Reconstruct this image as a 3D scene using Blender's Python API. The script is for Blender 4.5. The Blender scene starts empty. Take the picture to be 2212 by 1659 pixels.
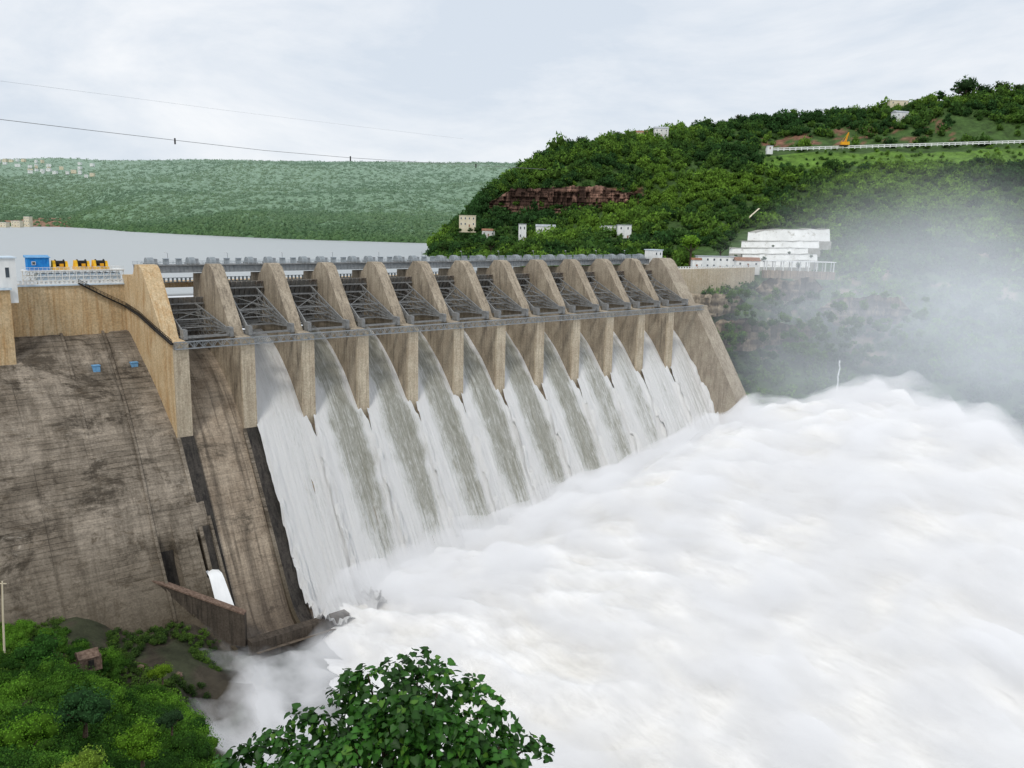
import bpy, math, random, bmesh
import numpy as np
from mathutils import Vector, Matrix, noise
random.seed(7); rng = np.random.default_rng(7)
S = bpy.context.scene; COL = S.collection
# ------------------------------------------------------------------ camera model (photo frame 2212 x 1659)
PW, PH, FPX = 2212.0, 1659.0, 1800.0
TH = math.radians(10.87); RA = 0.0225
CAM = np.array([-90.1, -278.6, 100.0])
R_ = np.array([.7674, -.6411, 0.]); Fh = np.array([.6411, .7674, 0.])
F_ = Fh*math.cos(TH) + np.array([0, 0, -math.sin(TH)])
D_ = -Fh*math.sin(TH) + np.array([0, 0, -math.cos(TH)])
def ray(px, py):
    dx = px-PW/2; dy = py-PH/2
    u = (dx+dy*RA)/FPX; v = (dy-dx*RA)/FPX
    return F_+u*R_+v*D_
def W(px, py, d): return CAM+ray(px, py)*d
def on_z(px, py, z):
    r = ray(px, py); return CAM+r*((z-CAM[2])/r[2])
def on_y(px, py, t):
    r = ray(px, py); return CAM+r*((t-CAM[1])/r[1])
def on_x(px, py, s):
    r = ray(px, py); return CAM+r*((s-CAM[0])/r[0])
cd = bpy.data.cameras.new('camera'); cam = bpy.data.objects.new('camera', cd); COL.objects.link(cam)
ca, sa = math.cos(RA), math.sin(RA)
rh = R_*ca-D_*sa; dh = R_*sa+D_*ca; uh = -dh; bh = -F_
M = Matrix(((rh[0], uh[0], bh[0], CAM[0]), (rh[1], uh[1], bh[1], CAM[1]), (rh[2], uh[2], bh[2], CAM[2]), (0, 0, 0, 1)))
cam.matrix_world = M
cd.sensor_width = 36; cd.lens = 36*FPX/PW; cd.clip_start = .5; cd.clip_end = 20000
S.camera = cam
S.view_settings.view_transform = 'Standard'; S.view_settings.look = 'None'; S.view_settings.exposure = 0
# ------------------------------------------------------------------ world
w = bpy.data.worlds.new("World"); S.world = w; w.use_nodes = True
nt = w.node_tree; nt.nodes.clear()
def N(nt, t, **k):
    n = nt.nodes.new(t)
    for a, b in k.items():
        if a == 'i':
            for kk, vv in b.items(): n.inputs[kk].default_value = vv
        else: setattr(n, a, b)
    return n
SUN_EL, SUN_AZ = math.radians(52), math.radians(225)
sky = N(nt, 'ShaderNodeTexSky', sky_type='NISHITA', sun_disc=False, sun_elevation=SUN_EL, sun_rotation=SUN_AZ)
tc = N(nt, 'ShaderNodeTexCoord'); mp = N(nt, 'ShaderNodeMapping', i={'Scale': (1, 1, 3.0)})
n1 = N(nt, 'ShaderNodeTexNoise', i={'Scale': 2.3, 'Detail': 8, 'Roughness': .6, 'Distortion': .4})
rp = N(nt, 'ShaderNodeValToRGB'); rp.color_ramp.elements[0].position = .38; rp.color_ramp.elements[1].position = .62
rp.color_ramp.elements[0].color = (7.1, 7.8, 8.7, 1); rp.color_ramp.elements[1].color = (9.6, 9.8, 10.1, 1)
mx = N(nt, 'ShaderNodeMix', data_type='RGBA'); mx.inputs[0].default_value = .95
bg = N(nt, 'ShaderNodeBackground', i={'Strength': .1}); wo = N(nt, 'ShaderNodeOutputWorld')
L = nt.links.new
L(tc.outputs['Generated'], mp.inputs[0]); L(mp.outputs[0], n1.inputs['Vector']); L(n1.outputs[0], rp.inputs[0])
L(sky.outputs[0], mx.inputs[6]); L(rp.outputs[0], mx.inputs[7]); L(mx.outputs[2], bg.inputs[0]); L(bg.outputs[0], wo.inputs[0])
sl = bpy.data.lights.new('sun', 'SUN'); sl.energy = 1.5; sl.angle = math.radians(11); sl.color = (1, .95, .87)
so = bpy.data.objects.new('sun', sl); COL.objects.link(so)
sd = Vector((-.8, -.5, 1.1)).normalized()
so.rotation_euler = sd.to_track_quat('Z', 'Y').to_euler()
so.location = (0, 0, 400)
# ------------------------------------------------------------------ materials
MATS = {}
def newmat(name):
    m = bpy.data.materials.new(name); m.use_nodes = True; nt = m.node_tree; nt.nodes.clear()
    o = N(nt, 'ShaderNodeOutputMaterial'); b = N(nt, 'ShaderNodeBsdfPrincipled', i={'Roughness': .9})
    b.inputs['Specular IOR Level'].default_value = .2
    nt.links.new(b.outputs[0], o.inputs[0]); MATS[name] = m
    return m, nt, b, o
def noisemat(name, c1, c2, scale=.5, stretch=(1, 1, 1), rough=.9, lo=.35, hi=.65, bump=0, detail=8, c3=None, s3=.1, lo3=.5, hi3=.7, spec=.2, metal=0):
    m, nt, b, o = newmat(name); L = nt.links.new
    tc = N(nt, 'ShaderNodeTexCoord'); mp = N(nt, 'ShaderNodeMapping', i={'Scale': stretch})
    n = N(nt, 'ShaderNodeTexNoise', i={'Scale': scale, 'Detail': detail, 'Roughness': .62})
    r = N(nt, 'ShaderNodeValToRGB'); r.color_ramp.elements[0].position = lo; r.color_ramp.elements[1].position = hi
    r.color_ramp.elements[0].color = (*c1, 1); r.color_ramp.elements[1].color = (*c2, 1)
    L(tc.outputs['Object'], mp.inputs[0]); L(mp.outputs[0], n.inputs['Vector']); L(n.outputs[0], r.inputs[0])
    out = r.outputs[0]
    if c3:
        n3 = N(nt, 'ShaderNodeTexNoise', i={'Scale': s3, 'Detail': 6, 'Roughness': .7})
        L(tc.outputs['Object'], n3.inputs['Vector'])
        mr = N(nt, 'ShaderNodeMapRange', i={'From Min': lo3, 'From Max': hi3}); L(n3.outputs[0], mr.inputs[0])
        mm = N(nt, 'ShaderNodeMix', data_type='RGBA'); L(mr.outputs[0], mm.inputs[0]); L(out, mm.inputs[6]); mm.inputs[7].default_value = (*c3, 1)
        out = mm.outputs[2]
    L(out, b.inputs['Base Color']); b.inputs['Roughness'].default_value = rough
    b.inputs['Specular IOR Level'].default_value = spec; b.inputs['Metallic'].default_value = metal
    if bump:
        bp = N(nt, 'ShaderNodeBump', i={'Strength': bump, 'Distance': .3}); L(n.outputs[0], bp.inputs['Height']); L(bp.outputs[0], b.inputs['Normal'])
    return m
def concrete(name, light, dark, stain, brick=None, zlo=None, zhi=None, wet=(.05, .042, .035), amount=1.0, run=(1.3, .5, .07), s1=.11, blot=(.4, .62), patch=None, hst=None):
    """weathered concrete: blotches, runs, lift lines, darker towards the wet foot"""
    m, nt, b, o = newmat(name); L = nt.links.new
    tc = N(nt, 'ShaderNodeTexCoord')
    n1 = N(nt, 'ShaderNodeTexNoise', i={'Scale': s1, 'Detail': 10, 'Roughness': .7}); L(tc.outputs['Object'], n1.inputs['Vector'])
    r1 = N(nt, 'ShaderNodeMapRange', i={'From Min': blot[0], 'From Max': blot[1]}); L(n1.outputs[0], r1.inputs[0])
    mp = N(nt, 'ShaderNodeMapping', i={'Scale': run}); L(tc.outputs['Object'], mp.inputs[0])
    n2 = N(nt, 'ShaderNodeTexNoise', i={'Scale': .9, 'Detail': 7, 'Roughness': .65, 'Distortion': .5}); L(mp.outputs[0], n2.inputs['Vector'])
    r2 = N(nt, 'ShaderNodeMapRange', i={'From Min': .46, 'From Max': .68, 'To Max': amount}); L(n2.outputs[0], r2.inputs[0])
    n3 = N(nt, 'ShaderNodeTexNoise', i={'Scale': 1.6, 'Detail': 8, 'Roughness': .75}); L(tc.outputs['Object'], n3.inputs['Vector'])
    r3 = N(nt, 'ShaderNodeMapRange', i={'From Min': .35, 'From Max': .7, 'To Min': .66, 'To Max': 1.22}); L(n3.outputs[0], r3.inputs[0])
    a = N(nt, 'ShaderNodeMix', data_type='RGBA'); a.inputs[6].default_value = (*light, 1); a.inputs[7].default_value = (*dark, 1); L(r1.outputs[0], a.inputs[0])
    c = N(nt, 'ShaderNodeMix', data_type='RGBA'); L(a.outputs[2], c.inputs[6]); c.inputs[7].default_value = (*stain, 1); L(r2.outputs[0], c.inputs[0])
    out = c.outputs[2]
    if patch:
        for q_, (pc, ps, lo, hi, off) in enumerate(patch):
            n4 = N(nt, 'ShaderNodeTexNoise', i={'Scale': ps, 'Detail': 10, 'Roughness': .78, 'Distortion': .5}); mp4 = N(nt, 'ShaderNodeMapping', i={'Scale': (1, 1, 1.7), 'Location': (13+off, 4, 7+off)}); L(tc.outputs['Object'], mp4.inputs[0]); L(mp4.outputs[0], n4.inputs['Vector'])
            r4 = N(nt, 'ShaderNodeMapRange', i={'From Min': lo, 'From Max': hi, 'To Max': .85}); L(n4.outputs[0], r4.inputs[0])
            q = N(nt, 'ShaderNodeMix', data_type='RGBA'); L(r4.outputs[0], q.inputs[0]); L(out, q.inputs[6]); q.inputs[7].default_value = (*pc, 1); out = q.outputs[2]
    if hst:
        mp5 = N(nt, 'ShaderNodeMapping', i={'Scale': (.07, .0, 1.1)}); L(tc.outputs['Object'], mp5.inputs[0])
        n5 = N(nt, 'ShaderNodeTexNoise', i={'Scale': 1.0, 'Detail': 5, 'Roughness': .75, 'Distortion': .4}); L(mp5.outputs[0], n5.inputs['Vector'])
        r5 = N(nt, 'ShaderNodeMapRange', i={'From Min': .36, 'From Max': .62, 'To Min': hst[0], 'To Max': hst[1]}); L(n5.outputs[0], r5.inputs[0])
        v5 = N(nt, 'ShaderNodeVectorMath', operation='SCALE'); L(out, v5.inputs[0]); L(r5.outputs[0], v5.inputs['Scale']); out = v5.outputs[0]
    if brick:
        sp = N(nt, 'ShaderNodeSeparateXYZ'); cb = N(nt, 'ShaderNodeCombineXYZ'); L(tc.outputs['Object'], sp.inputs[0]); L(sp.outputs[0], cb.inputs[0]); L(sp.outputs[2], cb.inputs[1])
        br = N(nt, 'ShaderNodeTexBrick', offset=0, i={'Color1': (1, 1, 1, 1), 'Color2': (brick[4],)*3+(1,), 'Mortar': (brick[3],)*3+(1,), 'Scale': 1.0, 'Mortar Size': brick[2], 'Mortar Smooth': .5, 'Brick Width': brick[0], 'Row Height': brick[1]})
        L(cb.outputs[0], br.inputs['Vector'])
        rb_ = N(nt, 'ShaderNodeMapRange', i={'From Min': .43, 'From Max': .57, 'To Min': .15, 'To Max': 1.}); L(n1.outputs[0], rb_.inputs[0])
        e = N(nt, 'ShaderNodeMix', data_type='RGBA', blend_type='MULTIPLY'); L(rb_.outputs[0], e.inputs[0]); L(out, e.inputs[6]); L(br.outputs[0], e.inputs[7]); out = e.outputs[2]
    if zlo is not None:
        sp2 = N(nt, 'ShaderNodeSeparateXYZ'); L(tc.outputs['Object'], sp2.inputs[0])
        ad = N(nt, 'ShaderNodeMath', operation='MULTIPLY_ADD', i={1: 26.0}); L(n1.outputs[0], ad.inputs[0]); L(sp2.outputs[2], ad.inputs[2])
        mr = N(nt, 'ShaderNodeMapRange', i={'From Min': zlo+13, 'From Max': zhi+13, 'To Min': 1, 'To Max': 0}); L(ad.outputs[0], mr.inputs[0])
        f = N(nt, 'ShaderNodeMix', data_type='RGBA'); L(mr.outputs[0], f.inputs[0]); L(out, f.inputs[6]); f.inputs[7].default_value = (*wet, 1); out = f.outputs[2]
    g = N(nt, 'ShaderNodeMix', data_type='RGBA', blend_type='MULTIPLY'); g.inputs[0].default_value = 1; L(out, g.inputs[6])
    cc = N(nt, 'ShaderNodeCombineColor'); [L(r3.outputs[0], cc.inputs[q]) for q in range(3)]; L(cc.outputs[0], g.inputs[7])
    L(g.outputs[2], b.inputs['Base Color'])
    bp = N(nt, 'ShaderNodeBump', i={'Strength': .5, 'Distance': .25}); L(n3.outputs[0], bp.inputs['Height']); L(bp.outputs[0], b.inputs['Normal'])
    return m
M_pier = concrete('pier_concrete', (.46, .395, .305), (.34, .285, .215), (.18, .15, .115), zlo=16, zhi=34, wet=(.16, .115, .085), amount=.9)
M_nose = concrete('nose_concrete', (.60, .525, .40), (.48, .40, .295), (.25, .20, .145), zlo=12, zhi=30, wet=(.19, .135, .10), amount=.65)
M_endw = concrete('end_wall_concrete', (.46, .405, .32), (.35, .30, .235), (.21, .17, .135), zlo=-20, zhi=0, wet=(.2, .165, .13), amount=.8)
M_wall = concrete('crest_wall_concrete', (.66, .52, .33), (.58, .43, .25), (.44, .26, .11), amount=.85)
M_face = concrete('face_concrete', (.36, .31, .25), (.22, .185, .145), (.12, .10, .078), brick=(15.2, 1.5, .12, .45, .86), zlo=-28, zhi=6, wet=(.075, .06, .04), amount=.7, run=(.5, .05, .06), s1=.045, blot=(.42, .58),
                  patch=(((.065, .053, .04), .05, .515, .60, 0), ((.12, .095, .068), .2, .53, .64, 40), ((.42, .38, .32), .13, .60, .69, 90)), hst=(.68, 1.14))
M_chute = concrete('chute_concrete', (.44, .365, .28), (.29, .23, .17), (.12, .098, .076), brick=(9.1, 2.9, .10, .55, .9), zlo=-42, zhi=-10, wet=(.09, .07, .055), amount=.95, run=(.6, .025, .025), hst=(.8, 1.08), patch=(((.09, .075, .058), .06, .54, .63, 0),))
M_dark = concrete('wet_dark_concrete', (.07, .062, .055), (.04, .037, .033), (.022, .02, .02))
M_lowwall = concrete('low_wall_concrete', (.11, .09, .072), (.07, .057, .046), (.04, .034, .028))
M_steel = noisemat('dark_steel', (.15, .155, .155), (.26, .265, .265), .8, rough=.6, spec=.4)
M_steel2 = noisemat('blue_grey_steel', (.20, .22, .235), (.30, .32, .335), .5, rough=.6, spec=.4)
M_skin = noisemat('rusty_gate_plate', (.15, .145, .135), (.26, .245, .22), .3, rough=.7, c3=(.12, .09, .07), s3=.3)
M_hoist = noisemat('hoist_grey', (.20, .23, .25), (.34, .37, .39), .5, rough=.6, spec=.4)
M_lblue = noisemat('pale_blue_paint', (.45, .56, .66), (.64, .72, .78), .6)
M_rail = noisemat('railing_grey', (.3, .35, .39), (.42, .47, .5), .6)
M_white = noisemat('white_paint', (.66, .68, .68), (.82, .83, .82), .35, stretch=(1, 1, .3))
M_wstain = noisemat('stained_white', (.80, .81, .80), (.64, .65, .63), .12, stretch=(1, 1, .5), c3=(.36, .35, .3), s3=.3, lo3=.56, hi3=.7)
M_ledge = noisemat('ledge_grey', (.28, .27, .22), (.45, .45, .42), .3)
M_cream = noisemat('cream_paint', (.6, .53, .38), (.72, .66, .52), .2)
M_glass = noisemat('dark_glass', (.03, .04, .05), (.06, .08, .1), .5, rough=.2, spec=.5)
M_blue = noisemat('blue_sheet', (.02, .18, .55), (.03, .28, .68), .6)
M_lb = noisemat('light_blue_plastic', (.12, .3, .55), (.2, .42, .66), 1)
M_yellow = noisemat('yellow_paint', (.7, .38, .02), (.85, .5, .04), .8)
M_orange = noisemat('orange_paint', (.7, .3, .02), (.85, .42, .03), .8)
M_black = noisemat('black_iron', (.015, .015, .015), (.04, .035, .03), 1)
M_roof = noisemat('tin_roof', (.3, .33, .36), (.45, .47, .5), .5)
M_redroof = noisemat('brown_roof', (.2, .1, .07), (.32, .17, .1), .5)
M_bark = noisemat('bark', (.05, .035, .025), (.12, .09, .065), 3, bump=.4)
M_stone = noisemat('reddish_stone', (.10, .065, .05), (.24, .17, .13), 1.2, bump=.6)
M_rockw = concrete('masonry_stone', (.38, .30, .22), (.27, .21, .15), (.15, .115, .085), brick=(6, 1.6, .12, .5, .8))
def attrmat(name, rough=.85, noise_amt=.3, scale=.3, trans=False, bump=0):
    m, nt, b, o = newmat(name); L = nt.links.new
    at = N(nt, 'ShaderNodeAttribute', attribute_name='Col'); tc = N(nt, 'ShaderNodeTexCoord')
    n = N(nt, 'ShaderNodeTexNoise', i={'Scale': scale, 'Detail': 9, 'Roughness': .72}); L(tc.outputs['Object'], n.inputs['Vector'])
    r = N(nt, 'ShaderNodeMapRange', i={'From Min': .3, 'From Max': .7, 'To Min': 1-noise_amt, 'To Max': 1+noise_amt}); L(n.outputs[0], r.inputs[0])
    vm = N(nt, 'ShaderNodeVectorMath', operation='SCALE'); L(at.outputs['Color'], vm.inputs[0]); L(r.outputs[0], vm.inputs['Scale'])
    L(vm.outputs[0], b.inputs['Base Color']); b.inputs['Roughness'].default_value = rough
    if trans:
        tr = N(nt, 'ShaderNodeBsdfTranslucent'); L(vm.outputs[0], tr.inputs[0]); ms = N(nt, 'ShaderNodeMixShader', i={0: .3})
        L(b.outputs[0], ms.inputs[1]); L(tr.outputs[0], ms.inputs[2]); L(ms.outputs[0], o.inputs[0])
    if bump:
        bp = N(nt, 'ShaderNodeBump', i={'Strength': bump, 'Distance': 1.5}); L(n.outputs[0], bp.inputs['Height']); L(bp.outputs[0], b.inputs['Normal'])
    return m
M_fol = attrmat('foliage', trans=True); M_fol.node_tree.nodes['Principled BSDF'].inputs['Specular IOR Level'].default_value = .1
M_ter = attrmat('terrain_soil', noise_amt=.6, scale=.12, bump=.8)
M_rock = attrmat('cliff_rock', noise_amt=.6, scale=.25, bump=1)
M_leaf = attrmat('broad_leaf', rough=.5, trans=True); M_leaf.node_tree.nodes['Principled BSDF'].inputs['Specular IOR Level'].default_value = .3
# ------------------------------------------------------------------ mesh helpers
ORG = {}
BF = [(0, 3, 2, 1), (4, 5, 6, 7), (0, 1, 5, 4), (1, 2, 6, 5), (2, 3, 7, 6), (3, 0, 4, 7)]
class MB:
    def __init__(s): s.v = []; s.f = []
    def add(s, vs, fs):
        b = len(s.v); s.v += [tuple(map(float, p)) for p in vs]; s.f += [tuple(b+i for i in f) for f in fs]; return s
    def box(s, x0, x1, y0, y1, z0, z1):
        return s.add([(x0, y0, z0), (x1, y0, z0), (x1, y1, z0), (x0, y1, z0), (x0, y0, z1), (x1, y0, z1), (x1, y1, z1), (x0, y1, z1)], BF)
    def bar(s, p, q, w=.2, h=None):
        h = h or w; p = Vector(p); q = Vector(q); d = (q-p).normalized(); up = Vector((0, 0, 1)) if abs(d.z) < .95 else Vector((0, 1, 0))
        a = d.cross(up).normalized()*w/2; b = a.cross(d).normalized()*h/2
        return s.add([p-a-b, p+a-b, p+a+b, p-a+b, q-a-b, q+a-b, q+a+b, q-a+b], BF)
    def tube(s, pts, rads, n=8):
        pts = [Vector(p) for p in pts]; b = len(s.v)
        if not hasattr(rads, '__len__'): rads = [rads]*len(pts)
        for i, p in enumerate(pts):
            d = (pts[min(i+1, len(pts)-1)]-pts[max(i-1, 0)]).normalized(); up = Vector((0, 0, 1)) if abs(d.z) < .9 else Vector((1, 0, 0))
            a = d.cross(up).normalized(); c = a.cross(d)
            for k in range(n):
                t = 2*math.pi*k/n; s.v.append(tuple(p+(a*math.cos(t)+c*math.sin(t))*rads[i]))
        for i in range(len(pts)-1):
            for k in range(n): s.f.append((b+i*n+k, b+i*n+(k+1) % n, b+(i+1)*n+(k+1) % n, b+(i+1)*n+k))
        s.f.append(tuple(b+k for k in range(n))[::-1]); s.f.append(tuple(b+(len(pts)-1)*n+k for k in range(n))); return s
    def prism(s, prof, x0, x1):
        n = len(prof); x0 = x0 if hasattr(x0, '__len__') else [x0]*n; x1 = x1 if hasattr(x1, '__len__') else [x1]*n
        vs = [(x0[i], p[0], p[1]) for i, p in enumerate(prof)]+[(x1[i], p[0], p[1]) for i, p in enumerate(prof)]
        return s.add(vs, [tuple(range(n)), tuple(range(2*n-1, n-1, -1))]+[(i, i+n, (i+1) % n+n, (i+1) % n) for i in range(n)])
    def build(s, name, mat, parent=None, smooth=False, tri=False):
        o = np.array(ORG.get(parent.name, (0, 0, 0))) if parent else np.zeros(3)
        me = bpy.data.meshes.new(name); me.from_pydata([tuple(np.array(v)-o) for v in s.v], [], s.f); me.materials.append(mat); me.update()
        if smooth: me.polygons.foreach_set('use_smooth', [True]*len(me.polygons))
        bm = bmesh.new(); bm.from_mesh(me)
        if tri: bmesh.ops.triangulate(bm, faces=bm.faces)
        bmesh.ops.recalc_face_normals(bm, faces=bm.faces); bm.to_mesh(me); bm.free()
        ob = bpy.data.objects.new(name, me); COL.objects.link(ob)
        if parent: ob.parent = parent; ORG[ob.name] = tuple(o)
        return ob
def tag(o, label=None, cat=None, group=None, kind=None):
    if label: o['label'] = label
    if cat: o['category'] = cat
    if group: o['group'] = group
    if kind: o['kind'] = kind
    return o
def thing(name, label, cat, loc, group=None):
    o = bpy.data.objects.new(name, None); COL.objects.link(o); o.location = tuple(map(float, loc)); ORG[o.name] = tuple(map(float, loc))
    return tag(o, label, cat, group)
def npmesh(name, V, F, col, mat, parent=None, smooth=False):
    if parent: V = V-np.array(ORG[parent.name])
    me = bpy.data.meshes.new(name); nv, nf = len(V), len(F); k = F.shape[1]
    me.vertices.add(nv); me.vertices.foreach_set('co', np.ascontiguousarray(V, dtype=np.float32).ravel())
    me.loops.add(nf*k); me.loops.foreach_set('vertex_index', np.ascontiguousarray(F, dtype=np.int32).ravel())
    me.polygons.add(nf); me.polygons.foreach_set('loop_start', np.arange(nf, dtype=np.int32)*k)
    try: me.polygons.foreach_set('loop_total', np.full(nf, k, dtype=np.int32))
    except Exception: pass
    if col is not None:
        at = me.color_attributes.new('Col', 'FLOAT_COLOR', 'POINT'); c4 = np.ones((nv, 4), dtype=np.float32); c4[:, :3] = col; at.data.foreach_set('color', c4.ravel())
    me.update(calc_edges=True); me.materials.append(mat)
    if smooth: me.polygons.foreach_set('use_smooth', np.ones(nf, dtype=bool))
    ob = bpy.data.objects.new(name, me); COL.objects.link(ob)
    if parent: ob.parent = parent
    return ob
def gridfaces(nv, nu):
    i = np.arange(nv-1)[:, None]*nu+np.arange(nu-1)[None, :]
    return np.stack([i, i+1, i+nu+1, i+nu], -1).reshape(-1, 4)
def fbm(x, y, z=0., o=4): return noise.fractal(Vector((x, y, z)), .9, 2.1, o)
# ------------------------------------------------------------------ foliage
def ico(n):
    bm = bmesh.new(); bmesh.ops.create_icosphere(bm, subdivisions=n, radius=1); v = np.array([q.co[:] for q in bm.verts]); f = np.array([[q.index for q in p.verts] for p in bm.faces]); bm.free(); return v, f
ICO1 = ico(2); ICO0 = ico(1)
def crown_tmpl(nleaf, lsize, blobs=1, core=ICO1, flat=.8, con=1.0, spread=.62):
    Vs, Fs, Cs = [], [], []; n = 0; cs = []
    for k in range(blobs):
        if blobs == 1: c, r = np.zeros(3), 1.
        else:
            a = rng.uniform(0, 6.28); rr = rng.uniform(.1, spread); c = np.array([rr*math.cos(a), rr*math.sin(a), rng.uniform(-.3, .5)*(1-rr*.6)]); r = rng.uniform(.34, .58)
        cs.append((c, r))
        v = core[0]*(rng.uniform(.62, .92, (len(core[0]), 1)))*r*.82; v[:, 2] *= flat; v = v+c
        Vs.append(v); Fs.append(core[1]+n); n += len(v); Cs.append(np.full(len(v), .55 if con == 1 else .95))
    m = nleaf
    idx = rng.integers(0, len(cs), m); C = np.array([cs[i][0] for i in idx]); Rr = np.array([cs[i][1] for i in idx])
    d = rng.normal(size=(m, 3)); d /= np.linalg.norm(d, axis=1)[:, None]; d[:, 2] = np.where(rng.random(m) < .5, np.abs(d[:, 2]), d[:, 2])
    p = C+d*(Rr*rng.uniform(.68, 1.08, m))[:, None]*np.array([1, 1, flat])
    a = rng.normal(size=(m, 3)); a /= np.linalg.norm(a, axis=1)[:, None]; b = np.cross(d, a); b /= np.linalg.norm(b, axis=1)[:, None]+1e-9
    a = a*.6+d*.25
    s = (lsize*rng.uniform(.6, 1.3, m))[:, None]
    tri = np.stack([p-b*s*.55, p+b*s*.55, p+a*s*1.1], 1).reshape(-1, 3)
    cv = np.clip(.9+.3*p[:, 2]+rng.uniform(-.22, .38, m), .3, 1.7)  # height shading painted into the leaf tint, lighter towards the top
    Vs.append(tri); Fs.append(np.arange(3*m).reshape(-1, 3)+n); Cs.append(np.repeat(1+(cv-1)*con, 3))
    return np.concatenate(Vs), np.concatenate(Fs), np.concatenate(Cs)
def forest(name, pts, rad, tint, tmpls, mat=None):
    Vs, Fs, Cs = [], [], []; n = 0
    which = rng.integers(0, len(tmpls), len(pts))
    for k, (tv, tf, tcn) in enumerate(tmpls):
        idx = np.where(which == k)[0]
        if not len(idx): continue
        a = rng.uniform(0, 6.28, len(idx)); ca, sa = np.cos(a), np.sin(a); r = rad[idx]; hz = rng.uniform(.85, 1.35, len(idx))
        x = (tv[None, :, 0]*ca[:, None]-tv[None, :, 1]*sa[:, None])*r[:, None]; y = (tv[None, :, 0]*sa[:, None]+tv[None, :, 1]*ca[:, None])*r[:, None]; z = tv[None, :, 2]*(r*hz)[:, None]
        V = np.stack([x, y, z], -1)+pts[idx][:, None, :]
        F = tf[None]+(np.arange(len(idx))*len(tv))[:, None, None]+n
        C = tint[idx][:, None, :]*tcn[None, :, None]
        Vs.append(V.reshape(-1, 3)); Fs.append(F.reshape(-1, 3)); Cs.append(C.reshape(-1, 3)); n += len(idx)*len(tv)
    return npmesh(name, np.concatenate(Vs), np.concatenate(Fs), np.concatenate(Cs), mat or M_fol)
T_hill = [crown_tmpl(120, .3, 1, ICO0) for _ in range(2)]+[crown_tmpl(180, .22, 5, ICO0) for _ in range(5)]
T_far = [crown_tmpl(5, .4, 1, ICO0, con=.25) for _ in range(4)]
T_near = [crown_tmpl(2000, .07, 14, ICO0, spread=.95) for _ in range(5)]
T_sky = [crown_tmpl(420, .15, 7, ICO0) for _ in range(5)]
def tree(name, label, cat, base, r, h, tint, group=None, tm=None):
    t = thing(name, label, cat, base, group); base = np.array(base, float)
    m = MB(); top = base+np.array([0, 0, h-r*.5])
    m.tube([base-np.array([0, 0, 1]), base+np.array([r*.04, 0, (h-r)*.5]), top], [r*.09, r*.065, r*.03], 7)
    for k in range(4):
        a = k*1.6+rng.uniform(0, 1); p = base+np.array([0, 0, max(.2, h-r)*rng.uniform(.6, .9)]); q = p+np.array([math.cos(a)*r*.55, math.sin(a)*r*.55, r*.55]); m.tube([p, (p+q)/2+np.array([0, 0, -.05*r]), q], [r*.04, r*.03, r*.012], 5)
    m.build('trunk', M_bark, t)
    tv, tf, tcn = (tm or T_sky)[rng.integers(0, len(tm or T_sky))]
    V = tv*np.array([r, r, r*.95])+base+np.array([0, 0, h-r*.7])
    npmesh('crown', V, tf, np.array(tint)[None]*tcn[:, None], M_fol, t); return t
# ------------------------------------------------------------------ DAM
tt = np.arange(-70, 60.1, .5)
def smooth(a, k=9):
    for _ in range(2):
        p = np.pad(a, k//2, mode='edge'); a = np.convolve(p, np.ones(k)/k, 'valid')
    return a
ZS = smooth(np.interp(tt, [-70, -50, -46, -41, -35, -12, 0, 10, 21, 30, 38, 46, 60], [-33.5, -30.5, -32.5, -33, -29.5, 8, 26.5, 38.5, 47.5, 51.5, 52.6, 51, 45]))
ZL = smooth(np.interp(tt, [-70, -45, -30, -15, 0, 15, 30, 42, 60], [-76, -39, -17, 5, 25, 39, 50.5, 58.5, 60]), 13)
def zs(t): return float(np.interp(t, tt, ZS))
def zl(t): return float(np.interp(t, tt, ZL))
def on_face(px, py, f=zl):
    r = ray(px, py)
    for k in np.arange(150, 420, .5):
        p = CAM+r*k
        if p[1] > -70 and p[2] < f(p[1]): return p
    return CAM+r*420
PITCH, HW = 22.6, 2.3
dam = thing('dam', 'huge weathered concrete gravity dam with a row of tall spillway piers', 'dam', (0, 0, 0))
slots = []
for (a, b) in (((338, 1160), (392, 1272)), ((420, 1140), (478, 1252))):
    p = on_face(*a); q = on_face(*b)
    slots.append((p[0], p[0]+4.8, q[1], p[1]))
xs = np.unique(np.concatenate([np.arange(-150, -3, 1.5), [-2.4]]+[np.array([a-.01, a, b, b+.01]) for a, b, _, _ in slots]))
ys = np.unique(np.concatenate([np.arange(-62, 43, 1.2), [43.]]+[np.array([c, c+.01, d, d+.01]) for _, _, c, d in slots]))
G = np.zeros((len(ys), len(xs), 3))
for j, y in enumerate(ys):
    for i, x in enumerate(xs):
        z = zl(y)
        for (a, b, c, d) in slots:
            if a <= x <= b and c < y <= d: z -= 9*min(1, (d-y)/4+.55)
        strip = .6 if int((x+300)/15.2) % 2 else 0
        step = .25*((z/3.2) % 1)
        G[j, i] = (x, y, z+strip+step+.35*fbm(x*.1, y*.1, z*.1))
ob = npmesh('downstream_face', G.reshape(-1, 3), gridfaces(len(ys), len(xs)), None, M_face); ob.parent = dam
for (a, b, c, d) in slots:
    m = MB(); pr = [(y, zl(y)-.35-7.8*min(1, (d-y)/4+.55)) for y in np.linspace(c+.3, d-.3, 8)]
    m.prism(pr+[(y, z-1) for y, z in pr[::-1]], a+.1, b-.1); m.build('sluice_floor', M_dark, dam)
    pr = [(y, zl(y)+1.1) for y in np.linspace(c-6, d+1, 10)]
    for u0, u1 in ((b+.05, b+.9), (a-.9, a-.05)): MB().prism(pr+[(y, z-4) for y, z in pr[::-1]], u0, u1).build('sluice_wall', M_face, dam)
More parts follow.
